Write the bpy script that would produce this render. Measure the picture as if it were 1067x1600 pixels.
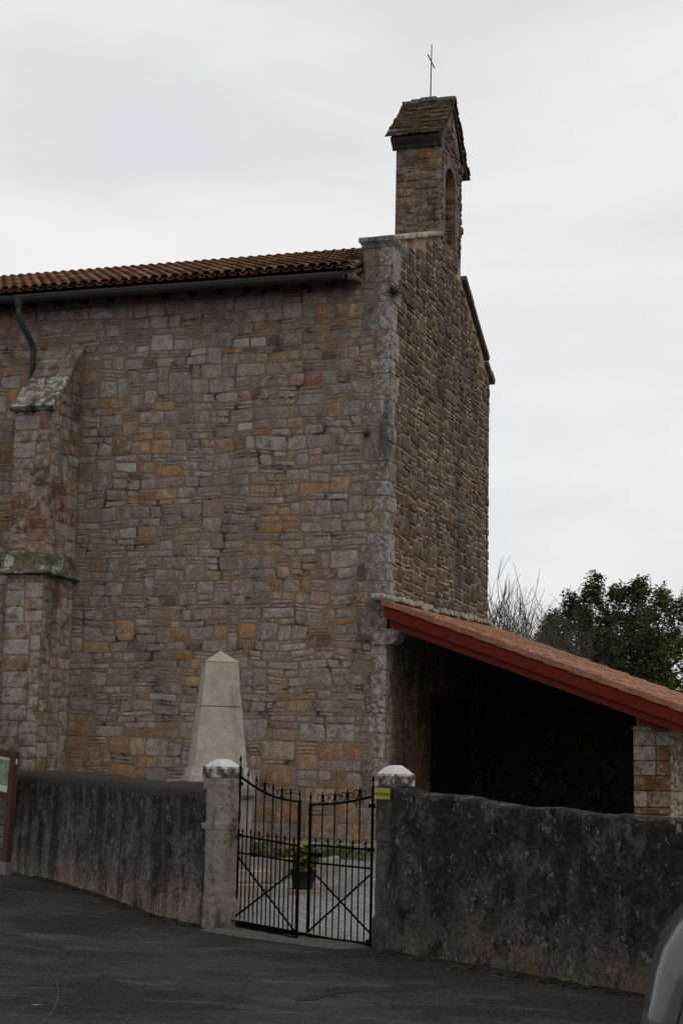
import bpy, math, random
import numpy as np
from mathutils import Vector, Matrix, noise

# ------------------------------------------------------------------ scene, camera, light
for o in list(bpy.data.objects):
    bpy.data.objects.remove(o)
SC = bpy.context.scene
COL = SC.collection
R = math.radians

cam_d = bpy.data.cameras.new('camera')
cam = bpy.data.objects.new('camera', cam_d)
COL.objects.link(cam)
cam_d.sensor_fit = 'VERTICAL'
cam_d.sensor_height = 36.0
cam_d.sensor_width = 24.0
cam_d.lens = 2750.0 / 1600.0 * 36.0
cam_d.clip_start = 0.1
cam_d.clip_end = 3000
cam.matrix_world = (Matrix.Translation((7.185, -23.955, 1.6)) @ Matrix.Rotation(R(18.227), 4, 'Z')
                    @ Matrix.Rotation(R(90 + 8.846), 4, 'X') @ Matrix.Rotation(R(1.23), 4, 'Z'))
SC.camera = cam

SC.view_settings.view_transform = 'Standard'
SC.view_settings.look = 'None'
SC.view_settings.exposure = 0.0
SC.view_settings.gamma = 1.0

SUN_DIR = Vector((0.72, -0.42, 0.75)).normalized()          # towards the bright part of the cloud
SUN_EL = math.asin(SUN_DIR.z)
SUN_AZ = math.atan2(SUN_DIR.x, SUN_DIR.y)

W = bpy.data.worlds.new('World')
SC.world = W
W.use_nodes = True
nt = W.node_tree
nt.nodes.clear()
def N(nt, t, **kw):
    n = nt.nodes.new(t)
    for k, v in kw.items():
        setattr(n, k, v)
    return n
w_out = N(nt, 'ShaderNodeOutputWorld')
w_bg = N(nt, 'ShaderNodeBackground')
w_sky = N(nt, 'ShaderNodeTexSky', sky_type='NISHITA', sun_disc=False)
w_sky.sun_elevation = SUN_EL
w_sky.sun_rotation = SUN_AZ
w_tc = N(nt, 'ShaderNodeTexCoord')
w_map = N(nt, 'ShaderNodeMapping')
w_map.inputs['Scale'].default_value = (1.6, 1.6, 5.0)
w_map.inputs['Rotation'].default_value = (R(8), R(-14), R(20))
w_n1 = N(nt, 'ShaderNodeTexNoise')
w_n1.inputs['Scale'].default_value = 2.3
w_n1.inputs['Detail'].default_value = 6
w_n1.inputs['Roughness'].default_value = 0.52
w_n1.inputs['Distortion'].default_value = 0.4
w_r = N(nt, 'ShaderNodeValToRGB')
w_r.color_ramp.elements[0].position = 0.30
w_r.color_ramp.elements[0].color = (7.35, 7.42, 7.75, 1)
w_r.color_ramp.elements[1].position = 0.62
w_r.color_ramp.elements[1].color = (9.1, 9.03, 8.95, 1)
w_mix = N(nt, 'ShaderNodeMixRGB')
w_mix.inputs['Fac'].default_value = 0.965                     # closed cloud, a trace of the blue behind it
L = nt.links.new
L(w_tc.outputs['Generated'], w_map.inputs['Vector'])
L(w_map.outputs['Vector'], w_n1.inputs['Vector'])
L(w_n1.outputs['Fac'], w_r.inputs['Fac'])
L(w_sky.outputs['Color'], w_mix.inputs['Color1'])
L(w_r.outputs['Color'], w_mix.inputs['Color2'])
L(w_mix.outputs['Color'], w_bg.inputs['Color'])
w_bg.inputs['Strength'].default_value = 0.1
L(w_bg.outputs['Background'], w_out.inputs['Surface'])

sun_d = bpy.data.lights.new('sun', 'SUN')
sun = bpy.data.objects.new('sun', sun_d)
COL.objects.link(sun)
sun_d.energy = 0.6
sun_d.angle = R(22)
sun_d.color = (1.0, 0.93, 0.84)
sun.rotation_euler = (-SUN_DIR).to_track_quat('-Z', 'Y').to_euler()
sun.location = (10, -10, 30)

# ------------------------------------------------------------------ mesh helper
class MB:
    """collects geometry; build() links it as one mesh object"""
    def __init__(self):
        self.v, self.f, self.c, self.m, self.s = [], [], [], [], []
    def add(self, vs, fs, col=(.2, .2, .2), a=0.0, mi=0, smooth=False):
        o = len(self.v)
        self.v.extend([tuple(p) for p in vs])
        for f in fs:
            self.f.append(tuple(o + i for i in f))
            self.c.append((col[0], col[1], col[2], a))
            self.m.append(mi)
            self.s.append(smooth)
    def prism(self, poly, axis, a0, a1, **k):
        """poly = 2-D points; axis 0/1/2 = direction of extrusion"""
        n = len(poly)
        def P(p, t):
            return [(t, p[0], p[1]), (p[0], t, p[1]), (p[0], p[1], t)][axis]
        vs = [P(p, a0) for p in poly] + [P(p, a1) for p in poly]
        fs = [tuple(range(n))[::-1], tuple(range(n, 2 * n))]
        fs += [(i, (i + 1) % n, n + (i + 1) % n, n + i) for i in range(n)]
        self.add(vs, fs, **k)
    def box(self, lo, hi, M=None, ch=0.0, **k):
        """box with chamfered edges (ch)"""
        x0, y0, z0 = lo
        x1, y1, z1 = hi
        if ch <= 0:
            vs = [(x, y, z) for z in (z0, z1) for y in (y0, y1) for x in (x0, x1)]
            fs = [(0, 2, 3, 1), (4, 5, 7, 6), (0, 1, 5, 4), (2, 6, 7, 3), (0, 4, 6, 2), (1, 3, 7, 5)]
        else:
            c = Vector(((x0 + x1) / 2, (y0 + y1) / 2, (z0 + z1) / 2))
            h = Vector(((x1 - x0) / 2, (y1 - y0) / 2, (z1 - z0) / 2))
            vs, idx = [], {}
            for sx in (-1, 1):
                for sy in (-1, 1):
                    for sz in (-1, 1):
                        s = (sx, sy, sz)
                        for ax in range(3):
                            p = [s[i] * (h[i] if i == ax else h[i] - ch) + c[i] for i in range(3)]
                            idx[(s, ax)] = len(vs)
                            vs.append(tuple(p))
            fs = []
            for ax in range(3):
                b, d = (ax + 1) % 3, (ax + 2) % 3
                for s in (-1, 1):
                    q = []
                    for (tb, td) in ((-1, -1), (1, -1), (1, 1), (-1, 1)):
                        t = [0, 0, 0]; t[ax] = s; t[b] = tb; t[d] = td
                        q.append(idx[(tuple(t), ax)])
                    fs.append(tuple(q if s > 0 else q[::-1]))
                # edges parallel to ax
                for sb in (-1, 1):
                    for sd in (-1, 1):
                        t0 = [0, 0, 0]; t1 = [0, 0, 0]
                        t0[ax], t1[ax] = -1, 1
                        t0[b] = t1[b] = sb
                        t0[d] = t1[d] = sd
                        q = (idx[(tuple(t0), b)], idx[(tuple(t1), b)], idx[(tuple(t1), d)], idx[(tuple(t0), d)])
                        fs.append(q if sb * sd > 0 else q[::-1])
            for sx in (-1, 1):
                for sy in (-1, 1):
                    for sz in (-1, 1):
                        s = (sx, sy, sz)
                        q = (idx[(s, 0)], idx[(s, 1)], idx[(s, 2)])
                        fs.append(q if sx * sy * sz > 0 else q[::-1])
        if M is not None:
            vs = [tuple(M @ Vector(p)) for p in vs]
        self.add(vs, fs, **k)
    def tube(self, pts, r, n=6, cap=True, **k):
        """r = number or list of radii"""
        pts = [Vector(p) for p in pts]
        rs = r if isinstance(r, (list, tuple)) else [r] * len(pts)
        vs, fs = [], []
        up = None
        for i, p in enumerate(pts):
            t = (pts[min(i + 1, len(pts) - 1)] - pts[max(i - 1, 0)])
            if t.length < 1e-9:
                t = Vector((0, 0, 1))
            t.normalize()
            if up is None:
                up = Vector((0, 0, 1)) if abs(t.z) < 0.9 else Vector((1, 0, 0))
            a = t.cross(up)
            if a.length < 1e-6:
                a = t.orthogonal()
            a.normalize()
            b = a.cross(t).normalized()
            up = b
            for j in range(n):
                w = 2 * math.pi * (j + .5) / n
                vs.append(p + (a * math.cos(w) + b * math.sin(w)) * rs[i])
        for i in range(len(pts) - 1):
            for j in range(n):
                fs.append((i * n + j, i * n + (j + 1) % n, (i + 1) * n + (j + 1) % n, (i + 1) * n + j))
        if cap:
            fs.append(tuple(range(n))[::-1])
            fs.append(tuple((len(pts) - 1) * n + j for j in range(n)))
        k.setdefault('smooth', n > 4)
        self.add(vs, fs, **k)
    def lathe(self, prof, c, n=16, **k):
        """prof = (radius, z)"""
        vs, fs = [], []
        for (r, z) in prof:
            for j in range(n):
                w = 2 * math.pi * j / n
                vs.append((c[0] + r * math.cos(w), c[1] + r * math.sin(w), c[2] + z))
        for i in range(len(prof) - 1):
            for j in range(n):
                fs.append((i * n + j, i * n + (j + 1) % n, (i + 1) * n + (j + 1) % n, (i + 1) * n + j))
        k.setdefault('smooth', True)
        self.add(vs, fs, **k)
    def grid(self, rows, **k):
        n = len(rows[0])
        vs = [p for r in rows for p in r]
        fs = [(i * n + j, i * n + j + 1, (i + 1) * n + j + 1, (i + 1) * n + j)
              for i in range(len(rows) - 1) for j in range(n - 1)]
        self.add(vs, fs, **k)
    def build(self, name, mats, parent=None):
        if not isinstance(mats, (list, tuple)):
            mats = [mats]
        me = bpy.data.meshes.new(name)
        off = Vector((0, 0, 0))
        q = parent
        while q is not None:
            off += q.location
            q = q.parent
        me.from_pydata([(p[0] - off.x, p[1] - off.y, p[2] - off.z) for p in self.v], [], self.f)
        for m in mats:
            me.materials.append(m)
        me.polygons.foreach_set('material_index', self.m)
        me.polygons.foreach_set('use_smooth', self.s)
        at = me.attributes.new('Col', 'FLOAT_COLOR', 'FACE')
        at.data.foreach_set('color', np.array(self.c, dtype=np.float32).ravel())
        me.update()
        ob = bpy.data.objects.new(name, me)
        COL.objects.link(ob)
        if parent is not None:
            ob.parent = parent
        return ob

def tag(o, label, cat, group=None):
    o['label'] = label
    o['category'] = cat
    if group:
        o['group'] = group
    return o
def thing(name, label, cat, loc=(0, 0, 0), group=None):
    o = bpy.data.objects.new(name, None)
    COL.objects.link(o)
    o.location = loc
    o.empty_display_size = 0.3
    return tag(o, label, cat, group)
def struct(o, kind='structure'):
    o['kind'] = kind
    return o

# ------------------------------------------------------------------ materials
def new_mat(name, rough=0.9, spec=0.2):
    m = bpy.data.materials.new(name)
    m.use_nodes = True
    nt = m.node_tree
    nt.nodes.clear()
    out = N(nt, 'ShaderNodeOutputMaterial')
    b = N(nt, 'ShaderNodeBsdfPrincipled')
    b.inputs['Roughness'].default_value = rough
    b.inputs['Specular IOR Level'].default_value = spec
    nt.links.new(b.outputs['BSDF'], out.inputs['Surface'])
    return m, nt, b
def coords(nt, scale=(1, 1, 1)):
    tc = N(nt, 'ShaderNodeTexCoord')
    mp = N(nt, 'ShaderNodeMapping')
    mp.inputs['Scale'].default_value = scale
    nt.links.new(tc.outputs['Object'], mp.inputs['Vector'])
    return mp.outputs['Vector']
def noi(nt, scale, detail=5, rough=.55, vec=None, dist=0.0):
    n = N(nt, 'ShaderNodeTexNoise')
    n.inputs['Scale'].default_value = scale
    n.inputs['Detail'].default_value = detail
    n.inputs['Roughness'].default_value = rough
    n.inputs['Distortion'].default_value = dist
    nt.links.new(vec if vec is not None else coords(nt), n.inputs['Vector'])
    return n.outputs['Fac']
def remap(nt, s, a, b, c, d, smooth=True):
    n = N(nt, 'ShaderNodeMapRange')
    n.interpolation_type = 'SMOOTHSTEP' if smooth else 'LINEAR'
    n.inputs['From Min'].default_value = a
    n.inputs['From Max'].default_value = b
    n.inputs['To Min'].default_value = c
    n.inputs['To Max'].default_value = d
    nt.links.new(s, n.inputs['Value'])
    return n.outputs['Result']
def mth(nt, op, a, b=None):
    n = N(nt, 'ShaderNodeMath', operation=op)
    for i, x in enumerate((a, b)):
        if x is None:
            continue
        if isinstance(x, (int, float)):
            n.inputs[i].default_value = x
        else:
            nt.links.new(x, n.inputs[i])
    return n.outputs[0]
def mix(nt, fac, a, b, mode='MIX'):
    n = N(nt, 'ShaderNodeMixRGB', blend_type=mode)
    for k, x in (('Fac', fac), ('Color1', a), ('Color2', b)):
        if isinstance(x, (int, float)):
            n.inputs[k].default_value = x
        elif isinstance(x, tuple):
            n.inputs[k].default_value = (x[0], x[1], x[2], 1)
        else:
            nt.links.new(x, n.inputs[k])
    return n.outputs['Color']
def grey(nt, s):
    n = N(nt, 'ShaderNodeCombineColor')
    for i in range(3):
        nt.links.new(s, n.inputs[i])
    return n.outputs['Color']
def attr(nt):
    n = N(nt, 'ShaderNodeAttribute', attribute_type='GEOMETRY', attribute_name='Col')
    return n
def bump(nt, b, h, strength=.5, dist=.02):
    n = N(nt, 'ShaderNodeBump')
    n.inputs['Strength'].default_value = strength
    n.inputs['Distance'].default_value = dist
    nt.links.new(h, n.inputs['Height'])
    nt.links.new(n.outputs['Normal'], b.inputs['Normal'])

def stone_mat(name, lichen=.5, algae=.4, lich_col=(.40, .40, .385), var=.35, moss=0.0, bstr=.7, wash=0.0, smear=0.0, mort=(.17, .135, .10), lscale=9, fine=.4, edge=False, tint=None):
    """masonry: colour of each stone from Col; weathering, lime wash and lichen patches of their own run across the joints"""
    m, nt, b = new_mat(name, .93, .15)
    a = attr(nt)
    n1 = noi(nt, 7, 9, .64)
    n2 = noi(nt, 38, 6, .66)
    c = a.outputs['Color']
    if wash:
        w1 = noi(nt, 1.3, 9, .66, dist=.5)
        w2 = noi(nt, 3.6, 9, .68, coords(nt, (1, 1, 1.5)), .3)
        wc = mix(nt, remap(nt, w1, .47, .64, 0, 1), (.172, .147, .143), (.178, .138, .100))
        wc = mix(nt, remap(nt, noi(nt, 2.2, 8, .7), .50, .60, 0, .8), wc, (.225, .208, .20))
        c = mix(nt, remap(nt, w2, .36, .62, wash * .35, wash), c, wc)
    if smear:
        s1 = noi(nt, 4.8, 10, .70, coords(nt, (1, 1, 1.7)), .5)
        c = mix(nt, remap(nt, s1, .50, .62, 0, smear), c, mort)
    c = mix(nt, 1.0, c, grey(nt, remap(nt, n1, .34, .66, 1 - var, 1 + var, False)), 'MULTIPLY')
    c = mix(nt, 1.0, c, grey(nt, remap(nt, n2, .34, .66, 1 - fine, 1 + fine, False)), 'MULTIPLY')
    if tint:                                            # the warm iron-rich body of the stone
        c = mix(nt, 1.0, c, tint, 'MULTIPLY')
    # lichen crusts: Col alpha says how much a stone carries
    l1 = noi(nt, lscale, 10, .72, dist=.5)
    l2 = noi(nt, 1.1, 3, .5)
    l3 = noi(nt, 55, 5, .7)
    al_ = a.outputs['Alpha']
    if edge:                                            # crusts thicken towards the arris of the corner
        tc = N(nt, 'ShaderNodeTexCoord')
        sx_ = N(nt, 'ShaderNodeSeparateXYZ')
        nt.links.new(tc.outputs['Object'], sx_.inputs[0])
        al_ = mth(nt, 'ADD', mth(nt, 'MULTIPLY', al_, .35), remap(nt, sx_.outputs[0], -.30, -.02, -.15, .28, False))
    th = mth(nt, 'ADD', mth(nt, 'MULTIPLY', al_, .20), mth(nt, 'MULTIPLY', l2, .16))
    lf = mth(nt, 'MULTIPLY', remap(nt, mth(nt, 'ADD', l1, th), .635, .70, 0, .95 * lichen), remap(nt, l3, .36, .56, .25, 1))
    c = mix(nt, lf, c, lich_col)
    if algae:
        g1 = noi(nt, 1.6, 9, .68, coords(nt, (1, 1, .35)), .3)
        c = mix(nt, remap(nt, g1, .50, .62, 0, algae), c, (.040, .035, .030))
    if moss:
        g2 = noi(nt, 5, 8, .7)
        c = mix(nt, remap(nt, g2, .48, .62, 0, moss), c, (.045, .048, .018))
    nt.links.new(c, b.inputs['Base Color'])
    h = mth(nt, 'ADD', mth(nt, 'MULTIPLY', n1, 1.0), mth(nt, 'MULTIPLY', noi(nt, 60, 6, .7), .6))
    bump(nt, b, h, bstr, .025)
    return m

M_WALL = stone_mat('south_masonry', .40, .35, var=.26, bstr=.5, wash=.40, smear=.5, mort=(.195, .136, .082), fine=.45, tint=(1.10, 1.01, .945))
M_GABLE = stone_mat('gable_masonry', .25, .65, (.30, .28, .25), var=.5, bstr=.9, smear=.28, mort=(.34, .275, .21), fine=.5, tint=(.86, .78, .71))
M_QUOIN = stone_mat('quoin_stone', .8, .8, (.38, .385, .38), var=.34, wash=.55, smear=.22, bstr=.6, lscale=13, edge=True, tint=(.92, .84, .78))
M_BUTT = stone_mat('buttress_stone', .5, .55, var=.42, wash=.25, smear=.35, bstr=.6, tint=(.90, .79, .71))
M_CAP = stone_mat('weathered_slab', .95, .3, (.46, .45, .40), .4, .75, lscale=4.5)
M_PALE = stone_mat('pale_coping', .6, .3, (.42, .40, .36), .45)
M_DARKCOP = stone_mat('dark_coping', .15, .6, moss=.7)
M_OBEL = stone_mat('memorial_stone', .10, .40, (.36, .335, .28), .16, bstr=.25, fine=.14)
M_PIER = stone_mat('porch_pier_stone', .45, .35, (.30, .29, .275), .45, smear=.25, mort=(.13, .10, .07))
M_PILLAR = stone_mat('gate_pillar_stone', .8, .8, (.27, .24, .21), .55, bstr=.9, lscale=4)
M_PILLARD = stone_mat('dark_pillar_stone', .35, .85, (.16, .145, .13), .45, bstr=.9, lscale=6)

def mortar_mat():
    m, nt, b = new_mat('old_mortar', .95, .1)
    n1 = noi(nt, 2.6, 9, .7, dist=.4)
    n2 = noi(nt, 40, 6, .7)
    c = mix(nt, remap(nt, n1, .36, .50, 0, 1), (.048, .038, .031), (.170, .130, .098))
    c = mix(nt, 1.0, c, grey(nt, remap(nt, n2, .34, .66, .6, 1.4, False)), 'MULTIPLY')
    nt.links.new(c, b.inputs['Base Color'])
    bump(nt, b, n2, .6, .02)
    return m
M_MORT = mortar_mat()

def tile_mat(name, moss=.3, var=.45, mcol=(.05, .045, .025)):
    m, nt, b = new_mat(name, .93, .05)
    a = attr(nt)
    n1 = noi(nt, 16, 7, .62)
    c = mix(nt, 1, a.outputs['Color'], grey(nt, remap(nt, n1, .25, .75, 1 - var, 1 + var, False)), 'MULTIPLY')
    g = noi(nt, 3.2, 8, .7)
    c = mix(nt, remap(nt, g, .50, .62, 0, moss), c, mcol)
    g2 = noi(nt, 22, 6, .7)
    c = mix(nt, remap(nt, g2, .64, .72, 0, .5), c, (.33, .31, .27))
    nt.links.new(c, b.inputs['Base Color'])
    bump(nt, b, n1, .4, .01)
    return m
M_TILE = tile_mat('canal_tile', .75, .5)
M_PTILE = tile_mat('porch_tile', .3, .38)
M_SHINGLE = tile_mat('stone_shingle', .8, .5, (.034, .036, .011))

def simple_mat(name, col, rough=.6, spec=.3, var=.2, scale=12, metal=0.0, bstr=.1, stretch=(1, 1, 1)):
    m, nt, b = new_mat(name, rough, spec)
    n1 = noi(nt, scale, 6, .6, coords(nt, stretch))
    c = mix(nt, 1, col, grey(nt, remap(nt, n1, .25, .75, 1 - var, 1 + var, False)), 'MULTIPLY')
    nt.links.new(c, b.inputs['Base Color'])
    b.inputs['Metallic'].default_value = metal
    if bstr:
        bump(nt, b, n1, bstr, .01)
    return m
M_IRON = simple_mat('black_iron_paint', (.004, .004, .0042), .85, .05, .3, 60)
M_RUST = simple_mat('rusty_iron', (.07, .045, .035), .8, .2, .3, 40)
M_ZINC = simple_mat('dark_zinc', (.032, .035, .037), .6, .25, .2, 9)
M_REDWOOD = simple_mat('oxblood_paint', (.098, .0125, .007), .8, .08, .28, 5, 0, .25, (3, 3, 30))
M_DARKWOOD = simple_mat('old_dark_timber', (.02, .013, .009), .8, .2, .3, 6, 0, .3, (1, 12, 12))
M_POST = simple_mat('board_timber', (.050, .021, .012), .7, .3, .35, 8, 0, .3, (14, 14, 1))
M_YELLOW = simple_mat('yellow_enamel', (.27, .25, .035), .5, .3, .15, 10)
M_BLACKINK = simple_mat('black_lettering', (.02, .02, .015), .6)
M_POT = simple_mat('dark_plastic_pot', (.008, .014, .014), .45, .4, .1)
M_STEM = simple_mat('plant_stem', (.05, .06, .02), .8)
M_FOOT = simple_mat('galvanised_foot', (.12, .12, .125), .5, .5, .2, 30)

def leaf_mat(name, rough=.7):
    m, nt, b = new_mat(name, max(rough, .85), .06)
    a = attr(nt)
    nt.links.new(a.outputs['Color'], b.inputs['Base Color'])
    return m
M_LEAF = leaf_mat('leaf')
M_PETAL = leaf_mat('petal', .6)
M_BARK = simple_mat('bark', (.055, .045, .037), .9, .1, .35, 4, 0, .4, (3, 3, 1))
M_TWIG = simple_mat('winter_twig', (.085, .066, .055), .9, .1, .3, 3)

# ------------------------------------------------------------------ masonry
def jit(rng, a):
    return rng.uniform(-a, a)
def vary(rng, c, a=.12, b=.05):
    k = 1 + jit(rng, a)
    return tuple(max(.005, x * k * (1 + jit(rng, b))) for x in c)

def pack(nu, nv, occ, rng, sizes):
    """fill a grid of cells with random interlocking rectangles, row by row"""
    out = []
    ws = [s[2] for s in sizes]
    for j in range(nv):
        i = 0
        while i < nu:
            if occ[j, i]:
                i += 1
                continue
            run = 0
            while i + run < nu and not occ[j, i + run] and run < 40:
                run += 1
            w, h, _ = rng.choices(sizes, ws)[0]
            w = min(w, run)
            if run - w in (1, 2):
                w = run if run <= 9 else w - 2
            w = max(1, w)
            h = min(h, nv - j)
            while h > 1 and occ[j:j + h, i:i + w].any():
                h -= 1
            occ[j:j + h, i:i + w] = True
            out.append((i, j, w, h))
            i += w
    return out

def pack_courses(nu, nv, occ, rng, hs, wr):
    """rough courses: beds of changing height, some stones split thin, some rising through two beds"""
    out = []
    j = 0
    while j < nv:
        h = min(rng.choices([a for a, _ in hs], [b for _, b in hs])[0], nv - j)
        i = 0
        while i < nu:
            if occ[j, i]:
                i += 1
                continue
            run = 0
            while i + run < nu and not occ[j, i + run] and run < 40:
                run += 1
            w = min(int(round(rng.triangular(wr[0], wr[1], wr[2]) * (1.15 if h == 1 else 1))), run)
            if 0 < run - w <= 2:
                w = run
            w = max(1, w)
            hh = h
            if rng.random() < .16:
                hh = min(h + rng.choice([1, 1, 2]), nv - j)
            while hh > 1 and occ[j:j + hh, i:i + w].any():
                hh -= 1
            occ[j:j + hh, i:i + w] = True
            if hh >= 2 and hh <= h and rng.random() < .22:
                k = rng.randint(1, hh - 1)
                out.append((i, j, w, k))
                if w > 5 and rng.random() < .5:
                    c = rng.randint(2, w - 2)
                    out.append((i, j + k, c, hh - k)); out.append((i + c, j + k, w - c, hh - k))
                else:
                    out.append((i, j + k, w, hh - k))
            else:
                out.append((i, j, w, hh))
            i += w
        # anything left open in this bed above short stones is filled by thin ones
        for jj in range(j + 1, j + h):
            i = 0
            while i < nu:
                if occ[jj, i]:
                    i += 1
                    continue
                run = 0
                while i + run < nu and not occ[jj, i + run] and run < 8:
                    run += 1
                occ[jj, i:i + run] = True
                out.append((i, jj, run, 1))
                i += run
        j += h
    return out

def stone(mb, f, ctr, outline, rel, rng, col, a, mi=0, edge=.014, base=-.014):
    """one stone: outline = list of (u,v) round its face"""
    n = len(outline)
    cu, cv = ctr
    ta, tb = jit(rng, .06), jit(rng, .06)
    rad = max(1e-3, min(max(abs(p[0] - cu) for p in outline), max(abs(p[1] - cv) for p in outline)))
    k1 = max(.35, 1 - edge * .35 / rad)
    k2 = max(.25, 1 - edge / rad)
    vs = []
    for (k, d) in ((1.0, base), (k1, rel * .6), (k2, rel)):
        for (u, v) in outline:
            du, dv = (u - cu) * k, (v - cv) * k
            dd = d + (0 if k == 1.0 else (ta * du + tb * dv) * min(1, rel / .02) + jit(rng, rel * .14))
            vs.append(f(cu + du, cv + dv, dd))
    vs.append(f(cu, cv, rel * rng.uniform(1.0, 1.25)))
    fs = []
    for r_ in range(2):
        for i in range(n):
            fs.append((r_ * n + i, r_ * n + (i + 1) % n, (r_ + 1) * n + (i + 1) % n, (r_ + 1) * n + i))
    for i in range(n):
        fs.append((2 * n + i, 2 * n + (i + 1) % n, 3 * n))
    mb.add(vs, fs, col, a, mi, True)

RUBBLE = [(3, 2, 2), (4, 2, 4), (5, 2, 5), (6, 2, 4), (8, 2, 2), (5, 3, 5), (6, 3, 5), (7, 3, 4), (4, 3, 4), (6, 4, 3), (8, 4, 2), (5, 5, 1),
          (3, 3, 2), (4, 1, 4), (6, 1, 5), (8, 1, 3), (3, 1, 2), (2, 2, 2), (9, 3, 1.5)]
BIGRUB = [(7, 4, 5), (8, 5, 5), (6, 4, 5), (10, 5, 3), (5, 4, 4), (6, 3, 3), (9, 4, 3), (4, 2, 2), (7, 2, 2), (11, 6, 2), (3, 3, 2)]

def masonry(mb, f, U, V, cell, rng, pal, inside=None, sizes=RUBBLE, relief=(.006, .014), joint=.016, wob=.02,
            round_=(.12, .32), blocked=None, seed=0, big=None, courses=False):
    nu, nv = int(round((U[1] - U[0]) / cell)), int(round((V[1] - V[0]) / cell))
    cu_, cv_ = (U[1] - U[0]) / nu, (V[1] - V[0]) / nv
    occ = np.zeros((nv, nu), bool)
    if blocked:
        for j in range(nv):
            for i in range(nu):
                if blocked(U[0] + (i + .5) * cu_, V[0] + (j + .5) * cv_):
                    occ[j, i] = True
    if big:                                             # lower courses of larger blocks
        nb = int(big / cv_)
        if not courses:
            rects = pack(nu, nb, occ[:nb], rng, BIGRUB)
        if courses:
            rects = pack_courses(nu, nb, occ[:nb], rng, [(4, 4), (5, 4), (6, 2), (3, 2)], (4, 12, 7))
            rects += [(i, j + nb, w, h) for (i, j, w, h) in pack_courses(nu, nv - nb, occ[nb:], rng, [(2, 4), (3, 5), (4, 2.5), (1, 1.2)], (2.5, 9.5, 5))]
        else:
            rects += [(i, j + nb, w, h) for (i, j, w, h) in pack(nu, nv - nb, occ[nb:], rng, sizes)]
    else:
        rects = pack(nu, nv, occ, rng, sizes)
    def warp(u, v):
        n1 = noise.noise(Vector((u * 1.7, v * 2.6, seed)))
        n2 = noise.noise(Vector((u * 1.7, v * 2.6, seed + 31.7)))
        return u + wob * 1.6 * n1, v + wob * 1.5 * n2
    for (i, j, w, h) in rects:
        u0, u1 = U[0] + i * cu_, U[0] + (i + w) * cu_
        v0, v1 = V[0] + j * cv_, V[0] + (j + h) * cv_
        uc, vc = (u0 + u1) / 2, (v0 + v1) / 2
        if inside and not all(inside(*q) for q in ((uc, vc), (u0 + .02, v1 - .02), (u1 - .02, v1 - .02), (u0 + .02, v0 + .02), (u1 - .02, v0 + .02))):
            continue
        g = joint / 2 * rng.uniform(.35, 1.6)
        cs = []
        for (u, v, su, sv) in ((u0, v0, 1, 1), (u1, v0, -1, 1), (u1, v1, -1, -1), (u0, v1, 1, -1)):
            a, b = warp(u, v)
            # keep outer limits straight
            if u <= U[0] + 1e-6 or u >= U[1] - 1e-6:
                a = u
            cs.append((a + su * (g + abs(jit(rng, min(wob, .026) * .40))), b + sv * (g + abs(jit(rng, min(wob, .026) * .34)))))
        rr = rng.uniform(*round_) * min(u1 - u0, v1 - v0)
        ol = []
        for k in range(4):
            p, q, r_ = Vector(cs[k - 1]), Vector(cs[k]), Vector(cs[(k + 1) % 4])
            d0, d1 = (p - q), (r_ - q)
            if d0.length < 1e-4 or d1.length < 1e-4:
                continue
            d0.normalize(); d1.normalize()
            r2 = rr * rng.uniform(.5, 1.3)
            A, B = q + d0 * r2, q + d1 * r2
            ol.append(A)
            ol.append((A + B) * .25 + q * .5)
            ol.append(B)
            Mid = (q + r_) * .5
            ol.append(Mid + Vector((-d1.y, d1.x)) * jit(rng, .006))
        ol = [(p.x + jit(rng, .005), p.y + jit(rng, .005)) for p in ol]
        c = (sum(p[0] for p in ol) / len(ol), sum(p[1] for p in ol) / len(ol))
        col, a = pal(uc, vc, rng)
        stone(mb, f, c, ol, rng.uniform(*relief), rng, col, a)

GREYP = (.205, .178, .170)
GREYB = (.190, .182, .176)
TAN = (.235, .165, .100)
OCHRE = (.235, .130, .052)
RUSTY = (.190, .090, .052)
DARKB = (.075, .050, .042)
LIGHT = (.30, .29, .285)
MORT_S = (.180, .138, .096)
MORT_W = (.36, .30, .235)

WHITE=[(-4.05, 8.15), (-3.44, 7.5), (-3.3, 7.14), (-2.17, 6.85), (-3.51, 2.86), (-3.59, 8.17), (-3.04, 8.07), (-2.21, 8.14), (-4.23, 6.26)]
DARKS=[(-2.52, 8.11), (-1.73, 8.13), (-1.41, 8.0), (-1.7, 8.01), (-0.73, 7.45), (-0.9, 8.26), (-1.01, 7.94)]
OCHS=[(-1.1, 8.22, 0.57), (-1.08, 7.35, 0.48), (-1.73, 5.65, 0.57), (-3.84, 6.99, 0.48), (-4.08, 6.41, 0.29), (-0.8, 4.13, 0.38), (-1.5, 4.6, 0.38), (-1.04, 2.03, 0.76), (-3.95, 2.17, 0.57), (-0.36, 1.59, 0.48), (-4.67, 2.07, 0.57), (-5.72, 7.79, 0.38), (-6.05, 5.68, 0.38), (-1.45, 2.84, 0.29), (-3.59, 6.0, 0.29)]
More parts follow.
